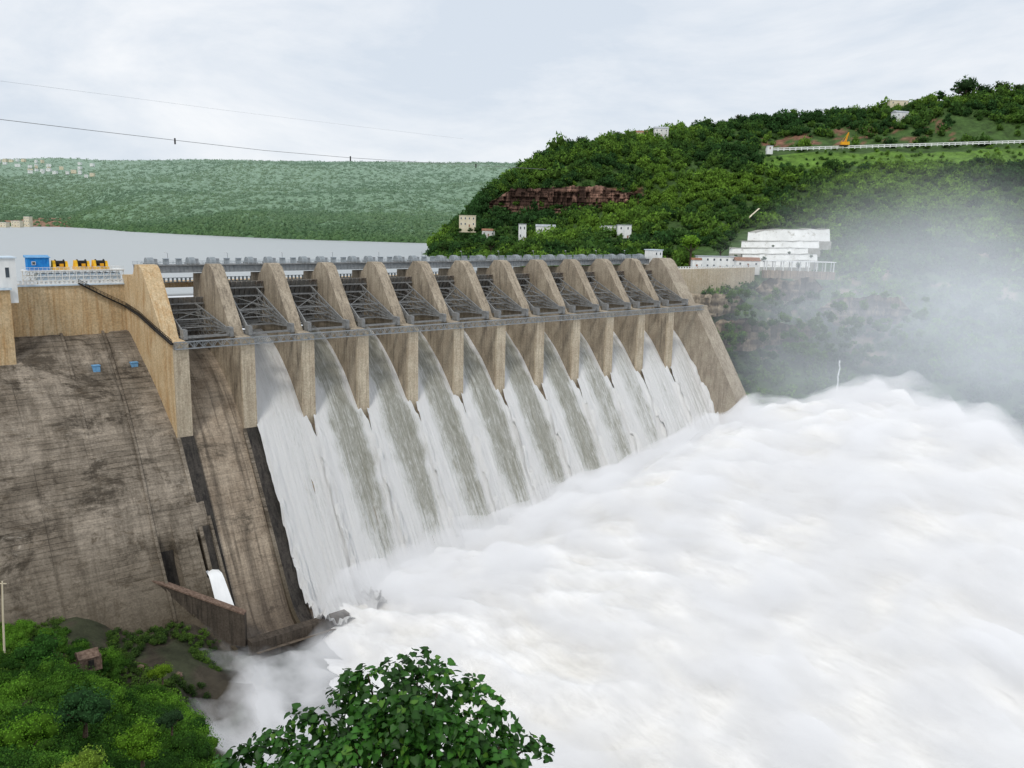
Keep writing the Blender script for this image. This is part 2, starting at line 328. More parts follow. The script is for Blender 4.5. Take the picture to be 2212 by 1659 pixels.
for px, py, px2, py2 in ((222, 722, 345, 1215), (130, 722, 200, 1000)):
    p = on_face(px, py); q = on_face(px2, py2); n = 14; m = MB()
    ys_ = np.linspace(p[1], q[1], n); xs_ = np.linspace(p[0], q[0], n); pr = [(y, zl(y)+1.2) for y in ys_]
    m.prism(pr+[(y, z-3) for y, z in pr[::-1]], list(xs_-.4)+list(xs_[::-1]-.4), list(xs_+.4)+list(xs_[::-1]+.4)); m.build('face_rib', M_face, dam)
ys = np.arange(-50, 47, 1.); xs = np.arange(2.2, 272, 3.)
G = np.array([[(x, y, zs(y)+.12*fbm(x*.2, y*.2)) for x in xs] for y in ys])
ob = npmesh('spillway_face', G.reshape(-1, 3), gridfaces(len(ys), len(xs)), None, M_chute, smooth=True); ob.parent = dam
m = MB(); m.box(-42.5, -4.9, 43, 56, 55, 75.6); m.build('crest_wall', M_wall, dam)
m = MB(); m.box(-150, -42.6, 31, 56, 46, 75.6); m.build('crest_wall', M_wall, dam)
MB().box(-42.5, -4.9, 42.4, 43.2, 75.6, 76.1).build('crest_coping', M_lblue, dam); MB().box(-150, -42.1, 30.4, 31.3, 75.6, 76.3).build('crest_coping', M_lblue, dam)
def balustrade(x0, x1, y, z0, mat, name='balustrade', h=1.5, step=1.4, parent=dam):
    m = MB(); m.box(x0, x1, y-.12, y+.12, z0, z0+.3); m.box(x0, x1, y-.15, y+.15, z0+h-.2, z0+h); x = x0
    while x < x1: m.box(x, x+step*.45, y-.1, y+.1, z0+.3, z0+h-.2); x += step
    return m.build(name, mat, parent)
balustrade(-42, -5, 42.9, 76.1, M_white)
m = MB(); m.box(273.2, 385, 44, 54, 50, 75.6); m.build('crest_wall', concrete('right_wall_concrete', (.62, .54, .41), (.54, .45, .32), (.42, .31, .2), amount=.7), dam)
balustrade(273.5, 385, 44.3, 75.6, M_white, step=2.5)
TOPF = [(0, 59.2), (8.2, 59.5), (9.4, 61.0), (10.8, 63.6), (22.6, 79.4), (24.8, 82.0), (27.4, 83.2)]
for i in range(13):
    x = i*PITCH
    if i == 0:
        pr = [(0, 8)]+TOPF+[(31.5, 83.2), (34.8, 79.2), (44, 79), (44, 40), (20, 20)]
        lx = [x-HW]+[x-HW-a for a in (0, .5, .6, .7, 1.4, 1.5, 1.6)]+[x-4, x-4, x-5, x-5, x-HW-1.2]
        MB().prism(pr, lx, x+HW).build('pier', M_wall, dam, tri=True)
    elif i == 12:
        pr = [(-62, -56), (-62, -35), (-38, .5), (-20, 28), (0, 57.5)]+TOPF+[(31.5, 83.2), (34.8, 79.2), (44, 79), (46, 40), (46, -56)]
        MB().prism(pr, x-HW, x+HW+5.5).build('pier', M_endw, dam)
    else:
        MB().prism([(0, 10)]+TOPF+[(31.0, 83.2), (35.2, 79.2), (44, 79), (46, 60), (46, 40)], x-HW, x+HW).build('pier', M_pier, dam)
    if i < 12:
        m = MB(); m.box(x-HW-.12, x+HW+.12, -.5, .6, 13, 58.9); m.build('pier_nose', M_nose, dam)
for x in (0, PITCH):
    pr = [(y, zs(y)+2.0) for y in np.linspace(-.6, -44, 16)]
    MB().prism(pr+[(y, z-6) for y, z in pr[::-1]], x-HW+.5, x+HW+.3).build('divide_wall', M_dark, dam)
    MB().prism([(y, z+.05) for y, z in pr]+[(y, z-6) for y, z in pr[::-1]], x-HW-.7, x-HW+.48).build('divide_wall_edge', M_face, dam)
MB().prism([(-43.5, -40), (-43.5, -28.4), (-47.2, -28.4), (-48, -40)], 1.4, 35).build('bucket_sill', M_lowwall, dam)
a = on_face(350, 1262); a = Vector((a[0], a[1], a[2]+.3)); b = Vector(on_z(530, 1325, -20))
nrm = Vector((b.y-a.y, a.x-b.x, 0)).normalized()*.9
m = MB(); a2 = a+(a-b).normalized()*3
m.add([a2-nrm, b-nrm, b+nrm, a2+nrm, (a2-nrm)-Vector((0, 0, 25)), (b-nrm)-Vector((0, 0, 22)), (b+nrm)-Vector((0, 0, 22)), (a2+nrm)-Vector((0, 0, 25))],
      [(0, 1, 2, 3), (4, 7, 6, 5), (0, 4, 5, 1), (1, 5, 6, 2), (2, 6, 7, 3), (3, 7, 4, 0)])
m.build('training_wall', M_lowwall, dam)
m = MB(); up = Vector((0, 0, .5)); m.add([a2-nrm*1.4, b-nrm*1.4, b+nrm*1.4, a2+nrm*1.4, a2-nrm*1.4+up, b-nrm*1.4+up, b+nrm*1.4+up, a2+nrm*1.4+up], BF)
m.build('training_wall_coping', M_stone, dam)
for (px, py, lab) in ((208, 800, 'small light blue box on the dark sloping concrete, the left one of two'), (290, 793, 'small light blue box on the sloping concrete, the one nearest the first pier')):
    p = on_face(px, py); t = thing('equipment_box', lab, 'box', (p[0], p[1], p[2]))
    MB().box(p[0]-1.1, p[0]+1.1, p[1]-1, p[1]+1, p[2]-1, p[2]+1.6).build('body', M_lb, t)
    MB().box(p[0]-1.25, p[0]+1.25, p[1]-1.15, p[1]+1.15, p[2]+1.6, p[2]+1.85).build('lid', M_lb, t)
st = thing('staircase', 'dark steel staircase running down the cream wall and first pier to the walkway', 'staircase', on_y(170, 612, 42))
path = [on_y(170, 612, 42.2), on_y(225, 640, 42.2), on_y(272, 662, 42.2)]
for (px, py, xx) in ((300, 680, -4.9), (335, 712, -4.4), (372, 744, -3.2)): path.append(on_x(px, py, xx))
m = MB(); rl = MB()
for p, q in zip(path[:-1], path[1:]):
    p = np.array(p); q = np.array(q); m.bar(p, q, .9, .5); L_ = np.linalg.norm(q-p); n = max(2, int(L_/1.2))
    rl.bar(p+[0, 0, 1.3], q+[0, 0, 1.3], .16); rl.bar(p+[0, 0, .8], q+[0, 0, .8], .1)
    for k in range(n+1):
        c = p+(q-p)*k/n; rl.bar(c, c+[0, 0, 1.3], .12)
m.build('flight', M_black, st); rl.build('railing', M_black, st)
# ------------------------------------------------------------------ walkway truss
wk = thing('walkway', 'long grey lattice steel walkway crossing the pier noses under the gates', 'walkway', (-2, -1, 56.8))
for i in range(12):
    x0, x1 = i*PITCH-2.4*(i == 0), (i+1)*PITCH+2.4*(i == 11); m = MB()
    for y in (-2.0, -.8):
        for z in (57.3, 59.5): m.box(x0, x1-.05, y-.1, y+.1, z-.13, z+.13)
        n = 8; dx = (x1-x0)/n
        for k in range(n):
            a = x0+k*dx
            m.bar((a, y, 57.3), (a+dx/2, y, 59.5), .13); m.bar((a+dx/2, y, 59.5), (a+dx, y, 57.3), .13); m.bar((a, y, 57.3), (a, y, 59.5), .12)
    for k in range(9): m.bar((x0+k*dx, -2.0, 57.35), (x0+k*dx, -.8, 57.35), .12)
    m.build('truss_span', M_steel2, wk)
# ------------------------------------------------------------------ gates
ORD = ['first', 'second', 'third', 'fourth', 'fifth', 'sixth', 'seventh', 'eighth', 'ninth', 'tenth', 'eleventh', 'twelfth']
TY, TZ, GR = 6.5, 61.4, 29.0
for i in range(12):
    x0, x1 = i*PITCH+HW+.25, (i+1)*PITCH-HW-.25; xc = (x0+x1)/2
    lab = 'closed dark steel radial gate in the leftmost, dry bay' if i == 0 else 'raised dark steel radial gate in the %s bay from the left' % ORD[i]
    g = thing('radial_gate', lab, 'gate', (xc, TY, TZ), 'radial gates between the piers')
    ph0, ph1 = (-17, 19) if i == 0 else (-5, 31)
    P = lambda ph, r=GR: (TY+r*math.cos(math.radians(ph)), TZ+r*math.sin(math.radians(ph)))
    phs = np.linspace(ph0, ph1, 13); pr = [P(p) for p in phs]+[P(p, GR+.3) for p in phs[::-1]]
    MB().prism(pr, x0, x1).build('skin_plate', M_skin, g)
    for x in np.linspace(x0+.8, x1-.8, 9):
        pr = [P(p, GR-.05) for p in phs]+[P(p, GR-.6) for p in phs[::-1]]; MB().prism(pr, x-.12, x+.12).build('rib', M_skin, g)
    gp = np.linspace(ph0+4, ph1-4, 5)
    for p in gp:
        a, b = P(p, GR-.65), P(p, GR-1.8); m = MB(); m.bar((x0+.3, (a[0]+b[0])/2, (a[1]+b[1])/2), (x1-.3, (a[0]+b[0])/2, (a[1]+b[1])/2), 1.1, .5)
        m.build('girder', M_steel, g)
    for sgn in (-1, 1):
        xa = xc+sgn*5.6; xt = xc+sgn*7.9; m = MB(); ends = []
        for p in gp:
            e = P(p, GR-1.8); ends.append(Vector((xa, e[0], e[1]))); m.bar((xt, TY, TZ), ends[-1], .42, .5)
        tr = Vector((xt, TY, TZ))
        for f0, f1 in ((.3, .42), (.42, .56), (.56, .7), (.7, .84), (.84, .97)):
            for k in range(4):
                m.bar(tr+(ends[k]-tr)*f0, tr+(ends[k+1]-tr)*f1, .2); m.bar(tr+(ends[k+1]-tr)*f0, tr+(ends[k]-tr)*f0, .2)
        m.build('arm', M_steel, g)
        MB().box(xt-.7, xt+.7, TY-1.6, TY+1.6, 59.3, TZ+1.2).build('trunnion', M_steel, g)
    for p in gp[::2]:
        m = MB()
        for f in (.45, .8):
            e = P(p, (GR-1.8)*f); hw = 7.9+(5.6-7.9)*f; m.bar((xc-hw, e[0], e[1]), (xc+hw, e[0], e[1]), .35)
        e0, e1 = P(p, (GR-1.8)*.45), P(p, (GR-1.8)*.8); m.bar((xc-6.5, e0[0], e0[1]), (xc+6, e1[0], e1[1]), .22); m.bar((xc+6.5, e0[0], e0[1]), (xc-6, e1[0], e1[1]), .22)
        m.build('cross_brace', M_steel, g)
    MB().bar((x0, TY-1.0, TZ-1.4), (x1, TY-1.0, TZ-1.4), .7, .7).build('tie_beam', M_steel, g)
# ------------------------------------------------------------------ hoist bridge
BY = 8.5
hb = thing('hoist_bridge', 'long blue grey steel hoist bridge resting on the pier tops', 'bridge', (5, 36, 81))
for i in range(12):
    x0, x1 = i*PITCH+(0 if i else -1), (i+1)*PITCH-.06; m = MB()
    for y in (27.6+BY, 35.5+BY):
        m.box(x0, x1, y-.15, y+.15, 79.9, 82.2); m.box(x0, x1, y-.45, y+.45, 79.75, 79.95); m.box(x0, x1, y-.45, y+.45, 82.1, 82.3)
        for x in np.arange(x0+.8, x1, 1.6): m.box(x, x+.12, y-.4, y+.4, 79.95, 82.1)
    m.build('girder_span', M_steel2, hb)
    MB().box(x0, x1, 26.8+BY, 36.4+BY, 82.35, 82.55).build('deck', M_steel, hb)
    m = MB()
    for y in (26.9+BY, 36.3+BY):
        for z in (83.0, 83.6): m.box(x0, x1, y-.06, y+.06, z-.05, z+.05)
        for x in np.arange(x0, x1, 1.6): m.box(x, x+.1, y-.05, y+.05, 82.55, 83.65)
    m.build('railing', M_rail, hb)
rb = thing('road_bridge', 'low concrete road bridge behind the gates with pale blue parapet', 'bridge', (5, 46, 75))
MB().box(-4.8, 273, 46.2, 57, 73.6, 75.5).build('deck', M_wall, rb)
balustrade(-4.5, 273, 46.4, 75.5, M_lblue, 'parapet', 1.8, 1.6, rb)
for i in range(12):
    for k, xo in enumerate((3.8, 9.0, 13.6, 18.6)):
        x = i*PITCH+xo; big = k in (0, 3)
        if big:
            t = thing('hoist', 'grey rope drum hoist standing on the hoist bridge', 'hoist', (x, 31+BY, 82.6), 'rope drum hoists along the hoist bridge')
            MB().box(x-2.0, x+2.0, 28.6+BY, 33.6+BY, 82.6, 83.1).build('base', M_steel, t)
            m = MB(); pr = [(29+BY, 83.1)]+[(31.2+BY+2.1*math.cos(a), 83.7+1.5*math.sin(a)) for a in np.linspace(math.pi, 0, 9)]+[(33.4+BY, 83.1)]; m.prism(pr, x-1.7, x+.7); m.build('drum_cover', M_hoist, t)
            MB().box(x+.8, x+1.9, 29.4+BY, 32.5+BY, 83.1, 84.7).build('motor', M_steel2, t)
        else:
            t = thing('control_cabinet', 'light grey cabinet between two hoists on the hoist bridge', 'cabinet', (x, 31+BY, 82.6), 'cabinets along the hoist bridge')
            MB().box(x-.8, x+.8, 29.8+BY, 31.6+BY, 82.6, 84.6).build('body', M_hoist, t)
            MB().box(x-.95, x+.95, 29.6+BY, 31.8+BY, 84.6, 84.8).build('roof', M_rail, t)
for i in range(0, 12):
    x = i*PITCH+11.5; t = thing('lamp_post', 'thin grey lamp post rising above the hoist bridge railing', 'lamp post', (x, 36.2+BY, 82.6), 'lamp posts along the hoist bridge')
    MB().tube([(x, 36.2+BY, 82.6), (x, 36.2+BY, 86.4), (x-1.0, 35.4+BY, 86.8)], [.09, .08, .05], 6).build('pole', M_steel2, t)
    MB().box(x-1.5, x-.8, 35.2+BY, 35.6+BY, 86.7, 86.9).build('lamp_head', M_white, t)
def house(name, label, cat, c, w, d, h, wm, rm, nwin=3, floors=1, rot=0., group=None, gable=False, door=True, over=.4):
    t = thing(name, label, cat, c, group); t.rotation_euler = (0, 0, rot); ORG[t.name] = (0, 0, 0)
    MB().box(-w/2, w/2, -d/2, d/2, -5, h).build('wall', wm, t)
    if gable: MB().prism([(-d/2-over, h+.003), (0, h+d*.28), (d/2+over, h+.003)], -w/2-over, w/2+over).build('roof', rm, t)
    else: MB().box(-w/2-over, w/2+over, -d/2-over, d/2+over, h+.002, h+.4).build('roof', rm, t)
    for fl in range(floors):
        zz = (fl+.35)*h/floors; hh = h/floors*.34
        for k in range(nwin):
            x = -w/2+w*(k+.5)/nwin; ww = min(1.1, w/nwin*.28)
            if door and fl == 0 and k == nwin//2:
                MB().box(x-.6, x+.6, -d/2-.06, -d/2+.1, 0, min(2.2, h*.7)).build('door', M_redroof, t); continue
            fr = MB().box(x-ww/2-.12, x+ww/2+.12, -d/2-.08, -d/2+.1, zz-.12, zz+hh+.12).build('window', M_white, t)
            MB().box(x-ww/2, x+ww/2, -d/2-.1, -d/2-.083, zz, zz+hh).build('pane', M_glass, fr)
    return t
ROTC = math.atan2(Fh[1], Fh[0])-math.pi/2
house('tower_building', 'white square tower at the far right end of the hoist bridge', 'building', (278.0, 39, 79.2), 7, 7, 8.0, M_white, M_lblue, 2, 2, 0, door=False)
gx = on_y(38, 600, 31.6)[0]
house('gatehouse', 'white gatehouse with flat pale blue roof at the left edge of the dam crest', 'building', (gx-5.2, 36.8, 76.3), 10, 10, 9.3, M_white, M_lblue, 2, 1, 0, door=False)
g = thing('gantry_platform', 'white latticed steel platform standing on the dam crest left of the piers', 'gantry', (-25, 49, 75.6))
x0 = on_y(52, 590, 49)[0]; x1 = on_y(262, 590, 49)[0]
m = MB()
for y in (46, 52):
    for z in (77, 78.7, 80.4): m.box(x0, x1, y-.15, y+.15, z-.14, z+.14)
    n = 14; dx = (x1-x0)/n
    for k in range(n+1):
        m.box(x0+k*dx-.12, x0+k*dx+.12, y-.14, y+.14, 75.6, 80.4)
        if k < n: m.bar((x0+k*dx, y+.02, 77), (x0+(k+1)*dx, y+.02, 80.4), .14)
m.build('lattice_frame', M_white, g)
MB().box(x0-.4, x1+.4, 45.6, 52.4, 80.45, 80.8).build('deck', M_white, g)
m = MB()
for y in (45.9, 52.1):
    m.box(x0, x1, y-.06, y+.06, 81.7, 81.82); m.box(x0, x1, y-.05, y+.05, 81.2, 81.28)
    for x in np.arange(x0, x1, 1.3): m.box(x, x+.1, y-.05, y+.05, 80.8, 81.8)
m.build('railing', M_white, g)
MB().box(x0+3.5, x1-1, 46.3, 51.7, 76.6, 79.5).build('side_panel', M_lblue, g)
bc0 = on_y(58, 565, 48)[0]; bc1 = on_y(105, 565, 48)[0]
c = thing('cabin', 'bright blue corrugated cabin on the left end of the white platform', 'cabin', ((bc0+bc1)/2, 49, 80.8))
m = MB(); m.box(bc0, bc1, 46.8, 51, 80.82, 85.0)
for x in np.arange(bc0+.3, bc1, .8): m.box(x, x+.3, 46.7, 46.82, 80.9, 84.9)
m.build('wall', M_blue, c); MB().prism([(46.4, 85.02), (51.4, 85.02), (51.4, 85.8), (46.4, 85.2)], bc0-.4, bc1+.4).build('roof', M_lb, c)
fr = MB().box(bc0+1.2, bc0+2.4, 46.6, 46.72, 82.6, 83.8).build('window', M_white, c); MB().box(bc0+1.35, bc0+2.25, 46.57, 46.595, 82.75, 83.65).build('pane', M_glass, fr)
for k, px in enumerate((112, 160, 200)):
    x = on_y(px, 570, 48)[0]; lab = ['yellow winch with black drum beside the blue cabin', 'yellow winch with black drum in the middle of the white platform', 'yellow winch with black drum on the right end of the white platform'][k]
    t = thing('winch', lab, 'winch', (x+2.7, 49, 80.8))
    MB().box(x, x+5.3, 47, 51, 80.82, 81.7).build('base', M_yellow, t)
    MB().prism([(47.1, 81.72), (50.8, 81.72), (49.8, 84.0), (48.0, 84.0)], x+.2, x+1.1).build('bracket', M_yellow, t); MB().prism([(47.1, 81.72), (50.8, 81.72), (49.8, 83.7), (48.0, 83.7)], x+4.1, x+5.0).build('bracket', M_yellow, t)
    MB().tube([(x+1.12, 48.9, 82.9), (x+1.4, 48.9, 82.9), (x+1.42, 48.9, 82.9), (x+3.8, 48.9, 82.9), (x+3.82, 48.9, 82.9), (x+4.08, 48.9, 82.9)], [1.45, 1.45, 1.0, 1.0, 1.45, 1.45], 16).build('drum', M_black, t)
    MB().box(x+2.2, x+3.4, 46.4, 47, 81.9, 82.9).build('motor', M_orange, t)
# ------------------------------------------------------------------ WATER SHEETS
def watermat():
    m, nt, b, o = newmat('falling_water'); L = nt.links.new
    at = N(nt, 'ShaderNodeAttribute', attribute_name='Col'); sp = N(nt, 'ShaderNodeSeparateColor'); L(at.outputs['Color'], sp.inputs[0])
    tc = N(nt, 'ShaderNodeTexCoord'); mp = N(nt, 'ShaderNodeMapping', i={'Scale': (2.6, .07, .05)}); L(tc.outputs['Object'], mp.inputs[0])
    n = N(nt, 'ShaderNodeTexNoise', i={'Scale': 1.0, 'Detail': 8, 'Roughness': .78, 'Distortion': .3}); L(mp.outputs[0], n.inputs['Vector'])
    mp2 = N(nt, 'ShaderNodeMapping', i={'Scale': (1.5, .2, .2)}); L(tc.outputs['Object'], mp2.inputs[0])
    n2 = N(nt, 'ShaderNodeTexNoise', i={'Scale': 2.4, 'Detail': 10, 'Roughness': .85}); L(mp2.outputs[0], n2.inputs['Vector'])
    mp3 = N(nt, 'ShaderNodeMapping', i={'Scale': (.5, .14, .14)}); L(tc.outputs['Object'], mp3.inputs[0])
    n4 = N(nt, 'ShaderNodeTexNoise', i={'Scale': 1.0, 'Detail': 8, 'Roughness': .75, 'Distortion': .8}); L(mp3.outputs[0], n4.inputs['Vector'])
    a1 = N(nt, 'ShaderNodeMath', operation='MULTIPLY_ADD', i={1: 2.4}); L(n.outputs[0], a1.inputs[0]); L(sp.outputs[0], a1.inputs[2])
    a2 = N(nt, 'ShaderNodeMath', operation='MULTIPLY_ADD', i={1: 1.9}); L(n2.outputs[0], a2.inputs[0]); L(a1.outputs[0], a2.inputs[2])
    a3 = N(nt, 'ShaderNodeMath', operation='MULTIPLY_ADD', i={1: 1.8}); L(n4.outputs[0], a3.inputs[0]); L(a2.outputs[0], a3.inputs[2])
    r = N(nt, 'ShaderNodeMapRange', i={'From Min': 2.7, 'From Max': 4.1}); L(a3.outputs[0], r.inputs[0])
    cr = N(nt, 'ShaderNodeValToRGB'); e = cr.color_ramp.elements; e[0].color = (.34, .335, .28, 1); e[1].color = (.97, .975, .975, 1)
    k = e.new(.3); k.color = (.50, .50, .445, 1); k = e.new(.6); k.color = (.80, .81, .79, 1)
    L(r.outputs[0], cr.inputs[0]); L(cr.outputs[0], b.inputs['Base Color']); b.inputs['Roughness'].default_value = .7
    bp = N(nt, 'ShaderNodeBump', i={'Strength': .8, 'Distance': .8}); L(a3.outputs[0], bp.inputs['Height']); L(bp.outputs[0], b.inputs['Normal'])
    return m
M_fall = watermat()
def fall_mesh(i):
    xa, xb = i*PITCH+HW, (i+1)*PITCH-HW; nu, nv = 64, 140; ys = np.linspace(36, -50, nv); V = np.zeros((nv, nu, 3)); C = np.zeros((nv, nu, 3))
    for j, y in enumerate(ys):
        sp = min(1, max(0, (1-y)/13)); sp = sp**.6
        l = xa-sp*(HW+.9 if i > 1 else .4); r = xb+sp*(HW+.9 if i < 11 else .0)
        th = np.interp(y, [-46, -30, 0, 20, 36], [2.8, 2.4, 2.4, 3.4, 5.0])
        for k in range(nu):
            f = k/(nu-1); x = l+(r-l)*f
            ed = math.exp(-(f/.14)**2)+math.exp(-((1-f)/.08)**2)
            st = noise.noise(Vector((x*.9, y*.05, i)))*.8+noise.noise(Vector((x*.35, y*.03, i+9)))*.9+noise.noise(Vector((x*1.6, y*.12, i+3)))*.6
            rag = 1+1.2*noise.noise(Vector((x*.3, y*.22, 2)))+.8*noise.noise(Vector((x*.8, y*.55, 4)))
            z = zs(y)+th*(1-.15*sp)+ed*3.4*sp*rag-1.2*sp*math.exp(-((f-.6)/.22)**2)+st*min(1, max(0, (34-y)/20))*(.5+1.1*max(0, -y/30))
            V[j, k] = (x, y, z)
            wob = .08*noise.noise(Vector((y*.09, i*3., 1.)))+.05*noise.noise(Vector((y*.3, i*3., 6.)))
            wl = math.exp(-((f-.04+wob)/(.22+.18*max(0, -y/40)))**2)*2.3+math.exp(-((1-f+wob)/(.08+.11*max(0, -y/40)))**2)*1.7
            lo = max(0, (-y-20)/26)
            base = (.0 if 2 <= i <= 7 else .25)+(.7 if i == 1 else 0)+(.6 if i > 9 else 0)+(.2 if i == 9 else 0)
            top = -.2*max(0, (y-12)/20)
            C[j, k] = min(3., base+wl*(1-.4*max(0, y/35))+lo*1.1+top)
    return V, C
for i in range(1, 12):
    V, C = fall_mesh(i); nv, nu = V.shape[:2]
    ob = npmesh('waterfall', V.reshape(-1, 3), gridfaces(nv, nu), C.reshape(-1, 3), M_fall, smooth=True)
    tag(ob, 'white and olive sheet of water pouring through the %s bay from the left' % ORD[i], 'waterfall', 'water sheets falling through the bays', 'structure')
M_foamw = noisemat('white_water', (.8, .82, .83), (.92, .93, .94), .4, stretch=(1, .3, .3))
a_, b_, c_, d_ = slots[1]
m = MB(); y0 = c_+3
pr = [(y, zl(y)+np.interp(y, [c_-12, c_, y0], [1.5, 1.2, -2.5])) for y in np.linspace(y0, c_-12, 12)]
n = len(pr); vs = []
for k, (y, z) in enumerate(pr):
    f = k/(n-1); vs += [(a_+.5, y, z), ((a_+b_)/2+f*.6, y, z+.4+.4*f), (b_-.5+f*2.4, y, z)]
fs = []
for k in range(n-1):
    for q in range(2): fs.append((k*3+q, k*3+q+1, k*3+4+q, k*3+3+q))
m.add(vs, fs); tag(m.build('water_jet', M_foamw, None, True), 'small white jet of water from the right sluice outlet', 'water', kind='structure')
def watersurf(name, c, rough, scale, bump):
    m, nt, b, o = newmat(name); L = nt.links.new
    tc = N(nt, 'ShaderNodeTexCoord'); n = N(nt, 'ShaderNodeTexNoise', i={'Scale': scale, 'Detail': 6, 'Roughness': .6}); L(tc.outputs['Object'], n.inputs['Vector'])
    bp = N(nt, 'ShaderNodeBump', i={'Strength': bump, 'Distance': 1.}); L(n.outputs[0], bp.inputs['Height']); L(bp.outputs[0], b.inputs['Normal'])
    b.inputs['Base Color'].default_value = (*c, 1); b.inputs['Roughness'].default_value = rough; b.inputs['Specular IOR Level'].default_value = .5; return m
M_res = watersurf('reservoir_water', (.36, .39, .40), .35, .15, .25)
m = MB().add([(-3000, 50, 70), (3000, 50, 70), (4000, 7000, 70), (-6000, 7000, 70)], [(0, 1, 2, 3)])
tag(m.build('reservoir_water', M_res), kind='structure')
# ------------------------------------------------------------------ FOAM
def sstep(a): a = max(0., min(1., a)); return a*a*(3-2*a)
def foam_z(x, y):
    a = min(1.2, max(0, (x-24)/246.))**.6; zc = -33.+28.5*a-4.5*sstep((x-230)/40)
    z = zc+36*sstep((-y-28-22*sstep((x-200)/60))/66.)*sstep(x/240.)+2.5*sstep((-y-22)/60.)*sstep((x-20)/60)
    near = sstep((-y-165)/110.); z = z*(1-near)+(-12)*near if z > -12 else z
    sr = 288-max(0, (-y-90))*.72
    if x > sr: z -= (x-sr)*1.0+4*sstep((x-sr)/10)
    se = 40-max(0, -y-42)*.8
    if x < se: z -= (se-x)*.16
    return z
def crestn(x, y): return (3.6*fbm(x*.045, y*.045, 4, 3)+1.8*noise.noise(Vector((x*.16, y*.16, 7))))*sstep((x-120)/90)
xs = np.arange(-70, 380, 1.4); ys = np.arange(-16, -300, -1.4)
V = np.zeros((len(ys), len(xs), 3)); C = np.zeros_like(V)
for j, y in enumerate(ys):
    for i, x in enumerate(xs):
        left = sstep((x+5+max(0, -y-42)*.8)/50)
        amp = min(1, max(0, (-y-18)/30))*(.2+.8*left)
        calm = 1-.75*sstep((-y-105)/70.)*sstep((x-20)/60)            # smoother, mistier far downstream
        wx = 9*noise.noise(Vector((x*.02, y*.02, 9))); xx = x+y*.12+wx
        bl = .5-abs(noise.noise(Vector((xx*.045, y*.015, 1.7))))*1.6
        bl2 = .4-abs(noise.noise(Vector((xx*.13+5, y*.04, 3.7))))*1.4
        n1 = (bl*3.6+bl2*1.5)*calm+fbm(x*.015, y*.012, .3, 2)*3
        n2 = fbm(xx*.30, y*.09, 5, 4)*1.1*calm
        z = foam_z(x, y)+(n1+n2)*(.35+.85*amp)+crestn(x, y)*amp*(.4+.6*calm)-1.5
        big = fbm(xx*.014, y*.008, 12, 3)
        V[j, i] = (x, y, z); s_ = min(1, max(0, .64+(bl*.5+bl2*.4+n2*.2)*calm-.75*max(0, big)*sstep((-y-30)/40)*(1-sstep((-y-150)/60))))  # beige patches, plus shadow tone painted into troughs between billows
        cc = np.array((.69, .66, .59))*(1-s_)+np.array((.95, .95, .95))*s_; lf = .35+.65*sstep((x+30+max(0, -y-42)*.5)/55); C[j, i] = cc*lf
m, nt, b, o = newmat('spray_foam'); L = nt.links.new
at = N(nt, 'ShaderNodeAttribute', attribute_name='Col'); tc = N(nt, 'ShaderNodeTexCoord'); mp = N(nt, 'ShaderNodeMapping', i={'Scale': (1, .25, .5)}); mp.inputs['Rotation'].default_value = (0, 0, .12); L(tc.outputs['Object'], mp.inputs[0])
n = N(nt, 'ShaderNodeTexNoise', i={'Scale': .4, 'Detail': 10, 'Roughness': .78, 'Distortion': .4}); L(mp.outputs[0], n.inputs['Vector'])
r = N(nt, 'ShaderNodeMapRange', i={'From Min': .35, 'From Max': .62, 'To Min': .84, 'To Max': 1.04}); L(n.outputs[0], r.inputs[0])
vm = N(nt, 'ShaderNodeVectorMath', operation='SCALE'); L(at.outputs['Color'], vm.inputs[0]); L(r.outputs[0], vm.inputs['Scale']); L(vm.outputs[0], b.inputs['Base Color'])
bp = N(nt, 'ShaderNodeBump', i={'Strength': .45, 'Distance': 1.0}); L(n.outputs[0], bp.inputs['Height']); L(bp.outputs[0], b.inputs['Normal'])
b.inputs['Roughness'].default_value = 1; b.inputs['Specular IOR Level'].default_value = 0
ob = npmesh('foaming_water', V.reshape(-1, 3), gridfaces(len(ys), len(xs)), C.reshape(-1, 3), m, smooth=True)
tag(ob, kind='structure')
M_riv = noisemat('river_surface', (.06, .065, .062), (.2, .21, .21), .08, rough=.6)
tag(MB().add([(-120, -20, -34.5), (500, -20, -34.5), (500, -500, -34.5), (-120, -500, -34.5)], [(0, 1, 2, 3)]).build('river_water', M_riv), kind='structure')
